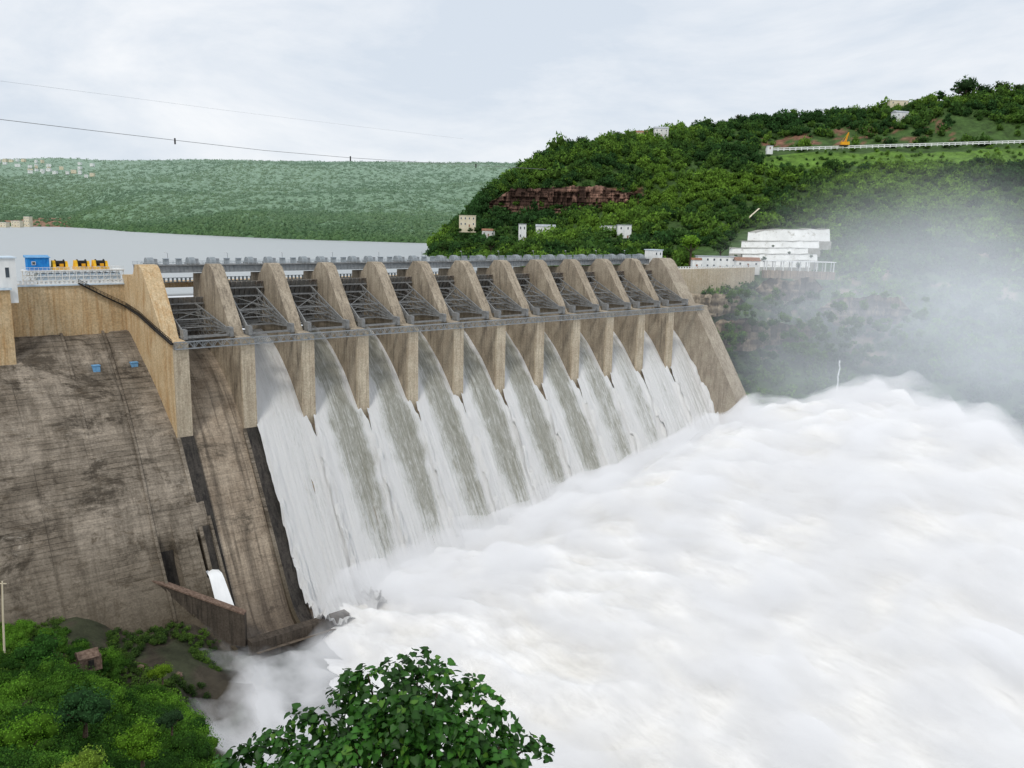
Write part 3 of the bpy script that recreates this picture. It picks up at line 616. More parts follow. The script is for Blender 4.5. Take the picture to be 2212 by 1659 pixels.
def mistmat(name, emis, ecol, dens, scale, lo, hi, tmin, tmax, sph=None, rate=1.0):
    m = bpy.data.materials.new(name); m.use_nodes = True; nt = m.node_tree; nt.nodes.clear(); L = nt.links.new
    o = N(nt, 'ShaderNodeOutputMaterial'); pv = N(nt, 'ShaderNodeVolumePrincipled', i={'Color': (.97, .98, 1, 1), 'Anisotropy': 0.0, 'Emission Color': (*ecol, 1)})
    tc = N(nt, 'ShaderNodeTexCoord'); mp = N(nt, 'ShaderNodeMapping', i={'Scale': (1, .6, 1.2)}); L(tc.outputs['Object'], mp.inputs[0])
    n = N(nt, 'ShaderNodeTexNoise', i={'Scale': scale, 'Detail': 4, 'Roughness': .6}); L(mp.outputs[0], n.inputs['Vector'])
    r = N(nt, 'ShaderNodeMapRange', i={'From Min': lo, 'From Max': hi, 'To Min': tmin*dens, 'To Max': tmax*dens}); L(n.outputs[0], r.inputs[0]); out = r.outputs[0]
    if sph:
        c, rad = sph; s = N(nt, 'ShaderNodeVectorMath', operation='SUBTRACT'); L(tc.outputs['Object'], s.inputs[0]); s.inputs[1].default_value = c
        dv = N(nt, 'ShaderNodeVectorMath', operation='DIVIDE'); L(s.outputs[0], dv.inputs[0]); dv.inputs[1].default_value = rad
        dt = N(nt, 'ShaderNodeVectorMath', operation='DOT_PRODUCT'); L(dv.outputs[0], dt.inputs[0]); L(dv.outputs[0], dt.inputs[1])
        k = N(nt, 'ShaderNodeMath', operation='SUBTRACT', use_clamp=True, i={0: 1.0}); L(dt.outputs['Value'], k.inputs[1])
        k2 = N(nt, 'ShaderNodeMath', operation='MULTIPLY'); L(k.outputs[0], k2.inputs[0]); L(k.outputs[0], k2.inputs[1])
        k3 = N(nt, 'ShaderNodeMath', operation='MULTIPLY'); L(k2.outputs[0], k3.inputs[0]); L(out, k3.inputs[1]); out = k3.outputs[0]
    L(out, pv.inputs['Density']); e = N(nt, 'ShaderNodeMath', operation='MULTIPLY', i={1: emis}); L(out, e.inputs[0]); L(e.outputs[0], pv.inputs['Emission Strength'])  # emission stands in for light scattered repeatedly inside the mist
    L(pv.outputs[0], o.inputs['Volume'])
    try: m.cycles.volume_step_rate = rate
    except Exception: pass
    return m
mx_ = np.arange(-66, 340, 3.5); my_ = np.arange(-19, -290, -3.5); top = np.zeros((len(my_), len(mx_), 3)); bot = np.zeros_like(top)
for j, y in enumerate(my_):
    for i, x in enumerate(mx_):
        fz = foam_z(x, y)+crestn(x, y)*min(1, max(0, (-y-18)/30)); sr = 288-max(0, (-y-90))*.72
        lb = 1-sstep((x+max(0, -y-42)*.8)/60)
        th = (9.+3*lb+5*sstep((-y-105)/70))*sstep((-y-17)/14)*sstep((y+290)/30)*(1-sstep((x-sr-12)/30))*(.7+.8*noise.noise(Vector((x*.03, y*.03, 4)))+.5*noise.noise(Vector((x*.09, y*.09, 4))))
        lf = sstep((x+64)/50); fzb = max(fz, -34.2)
        top[j, i] = (x, y, fzb+max(.02, th*lf)); bot[j, i] = (x, y, min(fzb-3.0, fz-3.0))
nv, nu = top.shape[:2]; V = np.concatenate([top.reshape(-1, 3), bot.reshape(-1, 3)]); gf = gridfaces(nv, nu); off = nv*nu
F = [tuple(f) for f in gf]+[tuple(off+q for q in f[::-1]) for f in gf]
for j in range(nv-1):
    F.append((j*nu, (j+1)*nu, off+(j+1)*nu, off+j*nu)); k = nu-1; F.append((j*nu+k, off+j*nu+k, off+(j+1)*nu+k, (j+1)*nu+k))
for i in range(nu-1):
    F.append((i, off+i, off+i+1, i+1)); k = (nv-1)*nu; F.append((k+i, k+i+1, off+k+i+1, off+k+i))
m = MB(); m.v = [tuple(map(float, v)) for v in V]; m.f = [tuple(map(int, f)) for f in F]
ob = m.build('mist', mistmat('spray_mist', .40, (.94, .96, 1), .055, .07, .40, .60, .15, 1.8, rate=.25)); tag(ob, 'low shell of white spray drifting over the churning water', 'mist', kind='stuff')
c, rad = (390., -75., 25.), (170., 150., 125.)
v, f = ico(4); m = MB(); m.v = [tuple(map(float, np.array(c)+q*np.array(rad))) for q in v]; m.f = [tuple(map(int, q)) for q in f]
ob = m.build('haze', mistmat('haze_mist', .47, (.78, .88, 1), .0098, .013, .34, .66, .4, 1.5, (c, rad), rate=.8)); tag(ob, 'thin bluish haze hanging in front of the right slope', 'mist', kind='stuff')
# ------------------------------------------------------------------ RIGHT HILL
cols = [880, 930, 1000, 1050, 1100, 1200, 1350, 1500, 1650, 1800, 1950, 2100, 2250, 2500, 2800]
RY = [[575, 578, 590, 595, 600, 600, 610, 960, 1010, 1020, 1050, 1080, 1100, 1150, 1200],
      [562, 565, 575, 580, 590, 592, 600, 780, 800, 820, 830, 850, 860, 880, 900],
      [560, 560, 565, 570, 580, 590, 595, 672, 690, 700, 710, 720, 730, 740, 750],
      [558, 556, 556, 555, 560, 572, 585, 604, 596, 590, 590, 600, 610, 620, 630],
      [557, 553, 537, 532, 532, 537, 545, 552, 545, 530, 520, 525, 530, 540, 550],
      [557, 551, 515, 492, 490, 500, 490, 480, 480, 480, 470, 470, 480, 490, 500],
      [557, 551, 500, 464, 462, 464, 450, 440, 430, 430, 420, 420, 430, 440, 450],
      [557, 551, 492, 432, 420, 408, 400, 390, 385, 380, 375, 375, 380, 390, 400],
      [557, 551, 490, 430, 392, 358, 345, 338, 334, 330, 326, 322, 318, 312, 306],
      [557, 551, 489, 429, 390, 342, 322, 314, 322, 318, 313, 307, 301, 296, 290],
      [557, 551, 488, 429, 388, 330, 305, 290, 276, 268, 250, 232, 220, 206, 190],
      [557, 551, 488, 429, 387, 326, 303, 280, 258, 250, 232, 212, 196, 180, 170],
      [557, 551, 500, 470, 440, 390, 370, 350, 330, 320, 300, 290, 280, 260, 250]]
RD = [[690, 680, 640, 620, 600, 560, 530, 470, 450, 440, 430, 420, 410, 400, 390],
      [735, 725, 680, 660, 620, 580, 545, 488, 490, 490, 480, 470, 460, 450, 440],
      [755, 745, 700, 680, 640, 600, 555, 506, 518, 522, 520, 510, 500, 490, 480],
      [765, 760, 720, 710, 680, 620, 575, 535, 560, 580, 590, 590, 580, 560, 540],
      [770, 768, 760, 770, 760, 720, 680, 640, 640, 650, 650, 650, 640, 620, 600],
      [780, 775, 800, 830, 830, 800, 770, 760, 750, 740, 730, 720, 710, 700, 690],
      [785, 780, 830, 872, 870, 865, 850, 830, 810, 790, 780, 770, 760, 750, 740],
      [790, 785, 840, 880, 885, 880, 870, 860, 850, 840, 830, 820, 810, 800, 790],
      [792, 790, 860, 895, 895, 905, 915, 920, 900, 890, 880, 870, 860, 850, 840],
      [794, 792, 870, 898, 900, 915, 935, 950, 930, 925, 915, 905, 895, 880, 870],
      [796, 794, 880, 900, 905, 925, 955, 985, 1000, 1000, 990, 980, 960, 930, 900],
      [798, 796, 890, 905, 910, 930, 970, 1010, 1040, 1040, 1030, 1020, 1000, 970, 950],
      [900, 900, 1050, 1080, 1100, 1150, 1200, 1260, 1300, 1300, 1300, 1300, 1280, 1260, 1250]]
def loft(cols, RY, RD, nu, nr):
    u = np.linspace(cols[0], cols[-1], nu); Ys = np.array([np.interp(u, cols, r) for r in RY]); Ds = np.array([np.interp(u, cols, r) for r in RD])
    k = 5
    def sm(a): return np.array([np.convolve(np.pad(r, k, mode='edge'), np.ones(2*k+1)/(2*k+1), 'valid') for r in a])
    Ys, Ds = sm(Ys), sm(Ds); v = np.linspace(0, len(RY)-1, nr); i0 = np.minimum(v.astype(int), len(RY)-2); f = (v-i0)[:, None]
    Yv = Ys[i0]*(1-f)+Ys[i0+1]*f; Dv = Ds[i0]*(1-f)+Ds[i0+1]*f
    P = np.zeros((nr, nu, 3))
    for j in range(nr):
        for i in range(nu): P[j, i] = W(u[i], Yv[j, i], Dv[j, i])
    return u, v, Yv, Dv, P
hu, hv, hy, hd, HP = loft(cols, RY, RD, 200, 150)
def snapd(px, py):
    i = int(round(np.interp(px, hu, np.arange(len(hu))))); ok = (hv > 2.6) & (hv < 11.2); c = np.where(ok, np.abs(hy[:, i]-py), 1e9); return float(hd[int(np.argmin(c)), i])
HC = np.zeros_like(HP); HROCK = np.zeros(HP.shape[:2])
for j in range(HP.shape[0]):
    for i in range(HP.shape[1]):
        x, y, z = HP[j, i]; n = fbm(x*.02, y*.02, z*.02, 4); n2 = fbm(x*.06, y*.06, z*.09, 4)
        px, v = hu[i], hv[j]; rock = 0
        if 6.05 <= v <= 6.95 and 1045 < px < 1390: rock = 1
        if 1.2 < v < 2.9 and 1480 < px < 1960: rock = 1 if n2 > .15 else 0
        if 2.6 < v < 5 and px > 1900: rock = 1 if n2 > .42 else 0
        if 9.1 < v < 9.8 and 1650 < px < 2060: rock = 1 if n2 > .2 else 0
        HROCK[j, i] = rock
        HC[j, i] = ((.19, .10, .065) if v > 5.5 else (.26, .205, .145)) if rock else (.05, .095, .024)
        if 7.4 < v < 8.05 and px > 1640: HC[j, i] = (.10, .19, .03)
        a = 3.0 if v < 11.5 else 0; a *= min(1, abs(v-3)*.8+.15) if px > 1450 else 1
        if px < 960: a = 0
        HP[j, i, 2] += n*a*1.3
        if rock: HP[j, i] += (-R_*n2*2.0+np.array([0, 0, 1.0*n2]))
ob = npmesh('hill', HP.reshape(-1, 3), gridfaces(*HP.shape[:2]), HC.reshape(-1, 3), M_ter)
tag(ob, kind='structure')
def cliff(pa, pb, ytop, ybot, dfun, nu, nr, col, amp=4.5, dk=.5):
    V = np.zeros((nr, nu, 3)); C = np.zeros((nr, nu, 3))
    for i in range(nu):
        px = pa+(pb-pa)*i/(nu-1); e = min(1, 6*min(i/(nu-1), 1-i/(nu-1)))
        yt = ytop(px)+9*noise.noise(Vector((px*.022, 0, 1)))+4*noise.noise(Vector((px*.12, 0, 1))); yb = ybot(px)+9*noise.noise(Vector((px*.025, 5, 1)))
        for j in range(nr):
            f = j/(nr-1); d = dfun(px)-4*f; p = W(px, yb+(yt-yb)*(.5+(f-.5)*e), d+0.)
            cell = noise.cell(Vector((p[0]*.11+.6*noise.noise(Vector(p*.05)), p[1]*.11, p[2]*.06))); c2 = noise.cell(Vector((p[0]*.3, p[1]*.3, p[2]*.22)))
            rd = abs(fbm(px*.05, f*.8, 2, 4)); st = noise.noise(Vector((px*.004, 0, p[2]*.55)))
            off = (cell*.5+c2*.3+rd*.9+st*.35)*amp*math.sin(math.pi*min(1, max(0, f)))**.5
            V[j, i] = p-Fh*(off+1.5*e); s = (1-dk)+(dk+.1)*cell+.35*c2+.5*st-dk*(1 if rd < .12 else 0); C[j, i] = np.array(col)*max(.25, s)
    return tag(npmesh('rock_cliff', V.reshape(-1, 3), gridfaces(nr, nu), C.reshape(-1, 3), M_rock), kind='structure')
cliff(1046, 1400, lambda p: np.interp(p, [1046, 1120, 1250, 1400], [416, 408, 402, 414]), lambda p: np.interp(p, [1046, 1120, 1250, 1330, 1400], [468, 464, 476, 450, 430]), lambda p: np.interp(p, [1046, 1200, 1400], [868, 862, 850]), 300, 46, (.20, .115, .085), 7)
cliff(1765, 1970, lambda p: 642, lambda p: 702, lambda p: 508, 140, 34, (.27, .215, .16), 2.5, .35)
cliff(1630, 1780, lambda p: 602, lambda p: 648, lambda p: 524, 110, 28, (.27, .215, .16), 2.2, .35)
cliff(1456, 1612, lambda p: 634, lambda p: 680, lambda p: 501, 110, 28, (.36, .30, .225), 1.2, .25)
cliff(1510, 1780, lambda p: np.interp(p, [1510, 1780], [686, 700]), lambda p: np.interp(p, [1510, 1650, 1780], [775, 748, 732]), lambda p: np.interp(p, [1510, 1780], [490, 497]), 200, 44, (.27, .215, .155), 1.6, .3)
# scrub growing over the lower ledges
pts = []
for k in range(520):
    px = rng.uniform(1470, 2000); py = rng.uniform(630, 780)
    if noise.noise(Vector((px*.02, py*.035, 3))) < -.02: continue
    d = np.interp(px, [1470, 1600, 1780, 2000], [494, 490, 496, 500])-7-rng.uniform(0, 4)+(12 if py < 660 else 0)
    if px > 1620 and py < 660: d += 8
    pts.append(W(px, py, d))
P5 = np.array(pts)
def tints(P, lo=(.032, .082, .022), hi=(.135, .245, .032), s=.012):
    n = len(P); f = np.array([.42+1.0*fbm(p[0]*s, p[1]*s, p[2]*s, 3)+.5*fbm(p[0]*s*.35, p[1]*s*.35, 5, 2) for p in P])+rng.normal(0, .3, n); f = np.clip(f, 0, 1)[:, None]
    return np.array(lo)*(1-f)+np.array(hi)*f
tag(forest('ledge_scrub', P5, rng.uniform(1.6, 4.0, len(P5)), tints(P5), T_hill), 'scrub growing over the rock ledges beyond the end of the dam', 'scrub', kind='stuff')
def sample(P, n, vlo, vhi, v, u, ulo, uhi, mask=None):
    out = []; cv = []
    nr, nu = P.shape[:2]
    while len(out) < n:
        a = rng.uniform(vlo, vhi); b = rng.uniform(ulo, uhi); j = np.interp(a, v, np.arange(nr)); i = np.interp(b, u, np.arange(nu)); j0, i0 = int(min(j, nr-2)), int(min(i, nu-2))
        if mask is not None:
            if mask[j0, i0] and rng.random() < (.5 if a > 5 else .5): continue
            if 2.7 < a < 4.1 and 1480 < b < 1800: continue
            if 3.9 < a < 4.75 and 1585 < b < 1800: continue
            if 8.05 < a < 9.4 and b > 1640 and rng.random() < .93: continue
            if 7.6 < a <= 8.05 and b > 1640 and rng.random() < .6: continue
        fj, fi = j-j0, i-i0; p = P[j0, i0]*(1-fj)*(1-fi)+P[j0+1, i0]*fj*(1-fi)+P[j0, i0+1]*(1-fj)*fi+P[j0+1, i0+1]*fj*fi
        out.append(p); cv.append((a, b))
    return np.array(out), np.array(cv)
P1, cv1 = sample(HP, 8500, .4, 11.3, hv, hu, 935, 2380, HROCK)
rad = rng.uniform(3.6, 8.6, len(P1))*np.where(rng.random(len(P1)) < .3, .5, 1)*np.where(rng.random(len(P1)) < .05, 1.4, 1); small = (cv1[:, 0] > 7.3) & (cv1[:, 0] < 8.2) & (cv1[:, 1] > 1640); rad[small] *= .45
cl_ = (cv1[:, 0] > 5.9) & (cv1[:, 0] < 7.0) & (cv1[:, 1] > 1045) & (cv1[:, 1] < 1400); P1[cl_] -= Fh*8; rad[cl_] *= .7
low = cv1[:, 0] < 3; rad[low] *= .65
tp = cv1[:, 0] > 10.7; rad[tp] *= rng.uniform(.7, 1.3, tp.sum())
P1[:, 2] += rad*.45
tn = tints(P1); tn[small] *= 1.3
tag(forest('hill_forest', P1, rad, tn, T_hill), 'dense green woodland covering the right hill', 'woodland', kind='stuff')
def hillpt(px, v):
    j = int(np.interp(v, hv, np.arange(len(hv)))); i = int(np.interp(px, hu, np.arange(len(hu)))); return HP[j, i].copy()
tree('tree', 'big dark round crowned tree standing highest on the right skyline', 'tree', hillpt(2093, 11), 24, 29, (.04, .085, .028))
for px in (1160, 1215, 1262, 1300, 1335, 1400, 1452, 1530, 1600, 1652, 1700, 1718, 1772, 1815, 1870, 1910, 1985, 2035, 2130, 2170, 2205):
    r = rng.uniform(5, 9.5)*(1.5 if px > 2000 else 1); tree('tree', 'bushy dark green tree on the skyline of the right hill', 'tree', hillpt(px, 11)-np.array([0, 0, 1.]), r, r*1.3, (.035*rng.uniform(.8, 1.4), .075*rng.uniform(.8, 1.3), .022), 'trees on the skyline of the right hill')
tree('tree', 'bright yellow green tree among the white buildings right of the hoist bridge', 'tree', W(1490, 572, 590), 10.5, 22, (.16, .31, .03))
for px, py, d in ((1240, 560, 640), (1330, 565, 620), (1395, 560, 600), (1440, 575, 580), (1555, 560, 600), (1100, 548, 700), (1010, 548, 730), (960, 552, 740), (1060, 552, 705), (1150, 556, 680), (1290, 566, 630)):
    r = rng.uniform(6, 9); tree('tree', 'dark green tree on the bank behind the hoist bridge', 'tree', W(px, py, d), r, r*1.8, (.045, .10, .022), 'trees on the bank behind the hoist bridge')
def H(px, py, w, dd, h, lab, name='house', wm=M_white, rm=M_roof, nw=3, fl=1, gable=False, group=None, rot=0, cat='house', d=None, hide=True):
    if d is None: d = snapd(px, py)-8
    if hide:
        for s_ in (-.5, 0.15, .55):
            q = W(px+s_*w*1800/d, py+6, d-9); r = rng.uniform(3, 4.2)
            tree('bush', 'dark bush crowding the foot of a white house on the hill', 'bush', q-np.array([0, 0, 2.]), r, r*1.2, (.04, .09, .02), 'bushes at the feet of the hill houses')
    return house(name, lab, cat, W(px, py, d), w, dd, h, wm, rm, nw, fl, ROTC+rot, group, gable)
H(1010, 490, 15, 9, 10, 'cream two storey block at the left tip of the hill shore', 'building', M_cream, M_cream, 4, 2, cat='building', d=768)
H(1055, 510, 12, 7, 5, 'small white house with brown roof near the tip of the hill', rm=M_redroof, gable=True, wm=M_wstain)
H(1128, 518, 7, 6, 14, 'narrow white tower house between trees on the hill foot', fl=2, nw=2)
H(1178, 506, 18, 7, 7, 'low white house with tin roof among trees on the hill foot', gable=True, wm=M_wstain)
H(1312, 500, 14, 7, 5, 'low white bungalow half hidden by trees left of the white cube house', nw=3)
H(1347, 514, 12, 8, 11, 'white cube house on the wooded bank', fl=2, nw=2)
H(1427, 296, 16, 9, 9, 'white house with grey gabled roof on the hill skyline', 'house', M_wstain, M_roof, 3, 2, True)
H(1385, 298, 13, 7, 6, 'small brown roofed house on the skyline left of the grey gabled one', rm=M_redroof, gable=True, wm=M_cream)
H(1945, 256, 20, 9, 6, 'long white house among trees high on the right hill', rm=M_roof, gable=True, rot=.3)
H(1938, 228, 22, 9, 5, 'pale flat roofed building peeking over the right skyline', wm=M_cream, rm=M_cream, cat='building')
H(1545, 580, 26, 9, 8, 'white flat roofed building below the stepped white terraces', 'building', M_white, M_roof, 6, 2, cat='building', d=566, hide=False)
H(1612, 576, 16, 8, 4, 'low white building with brown roof beside the pillared pavilion', rm=M_redroof, gable=True, d=560, hide=False)
H(1503, 578, 6, 5, 5, 'small white kiosk with red roof at the end of the dam road', 'kiosk', rm=M_redroof, gable=True, nw=1, cat='kiosk', d=548, hide=False)
ter = thing('stepped_terrace', 'big white stepped masonry terraces on the hillside beside the dam', 'terrace', W(1690, 575, 580))
lv = [(1590, 1752, 580, 563, 576), (1602, 1768, 565, 549, 586), (1574, 1748, 551, 536, 596), (1600, 1772, 538, 521, 606), (1614, 1795, 523, 495, 618)]
for li, (a, b, yb, yt, d) in enumerate(lv):
    n = 20; lo_ = []; hi_ = []
    for k in range(n+1):
        px = a+(b-a)*k/n; e = 2.2*noise.noise(Vector((px*.05, yt, 0)))+(6*sstep((1680-px)/60) if li == 4 else 0); lo_.append(W(px, yb+(px-a)*.012, d)-np.array([0, 0, 5.])); hi_.append(W(px+(2 if k < n else -3), yt+e, d+5+e*.3))
    bk = Fh*20; MB().add(lo_+hi_, [(k, k+1, n+2+k, n+1+k) for k in range(n)]).build('terrace_wall', M_wstain, ter)
    MB().add([p-Fh*.6+np.array([0, 0, .05]) for p in hi_]+[p+bk for p in hi_], [(k, k+1, n+2+k, n+1+k) for k in range(n)]).build('terrace_floor', M_ledge, ter)
    MB().add([p-Fh*.7 for p in lo_]+[p-Fh*.7+np.array([0, 0, 6.2]) for p in lo_], [(k, k+1, n+2+k, n+1+k) for k in range(n)]).build('terrace_plinth', M_ledge, ter)
for k, (px, py, d) in enumerate(((1600, 572, 570), (1650, 558, 580), (1725, 573, 570), (1752, 552, 590), (1705, 545, 592), (1590, 552, 588), (1670, 530, 604), (1775, 540, 602))):
    r = rng.uniform(1.6, 2.8); tree('bush', 'small green bush growing on the white stepped terraces', 'bush', W(px, py, d)-np.array([0, 0, 1.5]), r, r*1.2, (.05, .12, .02), 'bushes on the white terraces')
pv_ = thing('pavilion', 'long flat roofed white pavilion on thin pillars above the road', 'pavilion', W(1730, 584, 540))
a = W(1655, 584, 545); b = W(1800, 588, 545); ax = (b-a)/np.linalg.norm(b-a)
for k in range(9):
    for off in (0, 5):
        p = a+(b-a)*k/8+Fh*off; MB().box(p[0]-.25, p[0]+.25, p[1]-.25, p[1]+.25, p[2]-2, p[2]+6).build('pillar', M_white, pv_)
q = [a-ax-Fh*1, b+ax-Fh*1, b+ax+Fh*6, a-ax+Fh*6]
MB().add([p+[0, 0, 6.02] for p in q]+[p+[0, 0, 6.5] for p in q], BF).build('roof', M_white, pv_)
MB().add([p+[0, 0, -5] for p in q]+[p+[0, 0, 0] for p in q], BF).build('base', M_rockw, pv_)
pw = thing('parapet_wall', 'long white parapet wall running along the terrace high on the right hill', 'wall', W(1655, 325, 888))
m = MB(); n = 60; pts = [W(1655+(2420-1655)*k/n, 325-(2420-1655)*k/n*.031, 886-18*k/n) for k in range(n+1)]
for p, q in zip(pts[:-1], pts[1:]):
    m.bar(p+[0, 0, 2.0], q+[0, 0, 2.0], .5, .8); m.bar(p+[0, 0, .4], q+[0, 0, .4], .5, .9); m.bar(p-[0, 0, 1], p+[0, 0, 2.4], .8, .8)
m.build('balustrade', M_white, pw)
H(1662, 323, 6, 5, 3.5, 'tiny white guard hut at the left end of the long parapet', 'guard_hut', nw=1, cat='hut', d=884, hide=False)
cb = W(1822, 318, 876)+np.array([0, 0, 1.]); cr_ = thing('crawler_crane', 'yellow crawler crane with raised lattice boom on the hill terrace', 'crane', cb)
rv = R_
def qb(m, c, r, f, z0, z1):
    p = [c-rv*r-Fh*f, c+rv*r-Fh*f, c+rv*r+Fh*f, c-rv*r+Fh*f]; m.add([x+[0, 0, z0] for x in p]+[x+[0, 0, z1] for x in p], BF); return m
for s_ in (-1, 1): qb(MB(), cb+Fh*1.6*s_, 4, .5, 0, 1.2).build('track', M_black, cr_)
qb(MB(), cb, 3.4, 1.8, 1.25, 4.4).build('body', M_orange, cr_); qb(MB(), cb+rv*4.4-Fh*1, .9, .9, 1.3, 4.6).build('cab', M_yellow, cr_)
m = MB(); b0 = cb+rv*1+[0, 0, 3.5]; b1 = cb+rv*4.0+[0, 0, 14]
for dx in (-.8, .8):
    for df in (-.6, .6): m.bar(b0+rv*dx+Fh*df, b1+rv*dx*.4+Fh*df*.4, .4)
for k in range(8):
    f0, f1 = k/8, (k+1)/8; m.bar(b0+(b1-b0)*f0+rv*.8*(1-.6*f0), b0+(b1-b0)*f1-rv*.8*(1-.6*f1), .25)
m.bar(b1, cb-rv*3+[0, 0, 4.4], .2); m.bar(b1, b1+rv*2+[0, 0, -7], .15); m.build('boom', M_orange, cr_)
def strip(pts, w, mat, name, **k):
    m = MB(); vs = []
    for p in pts: vs += [np.array(p)-R_*w/2, np.array(p)+R_*w/2]
    m.add(vs, [(2*i, 2*i+1, 2*i+3, 2*i+2) for i in range(len(pts)-1)]); o = m.build(name, mat); return tag(o, **k)
M_stream = noisemat('thin_stream', (.35, .37, .36), (.75, .77, .77), .8)
sp_ = [W(1816-(y_-772)*.13+rng.uniform(-1.5, 1.5), y_, 478-(y_-772)*.14) for y_ in range(778, 860, 9)]
strip(sp_, .8, M_stream, 'stream', label='thin white stream running down the rocky right bank', cat='stream', kind='structure')
strip([W(1612, 478, 733), W(1622, 466, 743), W(1640, 450, 768)], 1.6, M_cream, 'path', kind='structure')
# ------------------------------------------------------------------ FAR HILLS
fc = [-900, -300, 0, 100, 195, 215, 370, 620, 930, 1150, 1500]
sh = [486, 489, 491, 492, 493, 500, 508, 520, 529, 535, 540]
def dz(px, py, z): r = ray(px, py); return (z-CAM[2])/r[2]
d0 = [dz(a, b, 68.) for a, b in zip(fc, sh)]
FY = [[s+3 for s in sh], sh, [s-16-(10 if a > 200 else 0) for a, s in zip(fc, sh)], [440, 440, 440, 442, 444, 446, 450, 462, 470, 475, 480], [400, 402, 405, 402, 405, 405, 412, 405, 412, 415, 420], [362, 368, 372, 366, 370, 372, 378, 362, 368, 372, 375], [342, 344, 345, 344, 345, 346, 345, 347, 350, 351, 352], [380]*11]
FD = [[d-15 for d in d0], d0, [d*1.06 for d in d0], [d*1.28 for d in d0], [2400]*11, [2900]*11, [3500]*11, [4600]*11]
FD[4] = [max(2300, d*1.4) for d in d0]
fu, fv, fy, _fd, FP = loft(fc, FY, FD, 180, 90)
FC = np.zeros_like(FP)
for j in range(FP.shape[0]):
    for i in range(FP.shape[1]):
        x, y, z = FP[j, i]; v = fv[j]
        a = 0 if v < 1.2 else min(1, (v-1.2))*min(1, max(0, 6.2-v)); FP[j, i, 2] += a*26*fbm(x*.0022, y*.0022, 2, 4)
        f = min(1, max(0, (v-1)/5)); FC[j, i] = np.array((.10, .185, .085))*(1-f)+np.array((.235, .335, .26))*f  # aerial haze painted into the colour, paler row by row
        if v < 2 and fu[i] < 150: FC[j, i] = (.25, .15, .10)
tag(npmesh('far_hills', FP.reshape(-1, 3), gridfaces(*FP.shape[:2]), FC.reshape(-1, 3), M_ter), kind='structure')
P2, cv2 = sample(FP, 20000, 1.15, 6.05, fv, fu, -120, 1320)
keep = ~((cv2[:, 0] > 4.9) & (cv2[:, 0] < 5.9) & (cv2[:, 1] < 215) & (rng.random(len(P2)) < .6)) & ~((cv2[:, 0] < 2.) & (cv2[:, 1] < 130) & (rng.random(len(P2)) < .8))
P2, cv2 = P2[keep], cv2[keep]
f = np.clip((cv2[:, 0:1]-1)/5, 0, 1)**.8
tn = tints(P2, (.085, .17, .075), (.135, .24, .09), .003)*(1-f)+(tints(P2, (.22, .32, .24), (.25, .35, .25), .003))*f  # far crowns blend to a pale tint, distance haze painted in
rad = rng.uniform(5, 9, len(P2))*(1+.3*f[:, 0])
P2[:, 2] -= rad*.3*f[:, 0]
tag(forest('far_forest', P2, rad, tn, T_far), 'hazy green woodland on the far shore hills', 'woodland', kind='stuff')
def farpt(px, py):
    i = int(np.interp(px, fu, np.arange(len(fu))))
    best = min(range(len(fv)), key=lambda j: abs(fy[j, i]-py) if 1.2 < fv[j] < 6.2 else 1e9); return FP[best, i].copy()
for k in range(40):
    px = rng.uniform(0, 205); py = rng.uniform(348, 368)+px*.03; p = farpt(px, py)+np.array([0, 0, 5]); w_ = rng.uniform(7, 17)
    house('town_house', 'tiny pale building in the distant hilltop town at the far left', 'house', p, w_, 10, rng.uniform(4, 8), M_white if k % 3 else M_cream, M_white, 3, 2, ROTC+rng.uniform(-.5, .5), 'houses of the distant hilltop town')
for k, (px, py, w_, h_, lab) in enumerate(((62, 488, 12, 20, 'pale tower like building on the far left shore'), (38, 489, 18, 11, 'low cream building beside the pale tower on the far shore'), (8, 489, 18, 8, 'cream building at the far left edge of the shore'))):
    p = W(px, py, dz(px, py, 72)); house('shore_building', lab, 'building', p, w_, 14, h_, M_cream, M_white, 3, 3 if k == 0 else 2, ROTC)
# ------------------------------------------------------------------ LEFT BANK terrain
CP = np.array([(-60, -28, -12), (-50, -30, -14), (-90, -30, 5), (-140, -30, 30), (-20, -36, -22), (-2, -48, -33), (10, -60, -36), (-10, -90, -36), (-22, -120, -36), (-45, -100, -17), (-34, -70, -21), (-49, -138, -6), (-60, -80, -6), (-77, -150, 15), (-75, -110, 3), (-100, -120, 25), (-150, -120, 60),
               (-80, -200, 42), (-50, -190, 0), (-20, -180, -32), (-90, -250, 72), (-90, -278, 97.5), (-100, -300, 98), (-130, -278, 98), (-60, -275, 76), (-20, -260, 5), (40, -280, -30), (20, -200, -40), (-60, -300, 85), (-160, -200, 85), (-30, -50, -22), (-45, -55, -15), (-20, -75, -33), (0, -330, 60), (60, -330, 0)], float)
def gz(x, y):
    d2 = (CP[:, 0]-x)**2+(CP[:, 1]-y)**2+4; wt = 1/d2**1.6; z = float((wt*CP[:, 2]).sum()/wt.sum())
    dx, dy = x-CAM[0], y-CAM[1]; d = math.hypot(dx, dy); az = math.degrees(math.atan2(dx, dy))
    sl = np.interp(az, [-180, -60, 0, 12, 25, 140, 180], [.1, .3, .66, .72, .86, .86, .3])
    cap = 98.2-sl*max(0, d-1.0)
    if az < 22 and d > 105: cap += (d-105)*.8
    lim = np.interp(y, [-278, -200, -175, -140, -100, -70, -50, -32, 0], [-60, -52, -40, -38, -34, -28, -12, 0, 8])
    if x > lim and y > -230: cap = min(cap, -14-(x-lim)*1.0 if y < -60 else -22-(x-lim)*.9)
    return min(z, cap)
xs = np.arange(-180, 60, 2.5); ys = np.arange(-345, -19, 2.5)
G = np.array([[(x, y, gz(x, y)+1.0*fbm(x*.08, y*.08, 0)*(0 if (x+90)**2+(y+278)**2 < 900 else 1)) for x in xs] for y in ys])
GC = np.zeros_like(G)
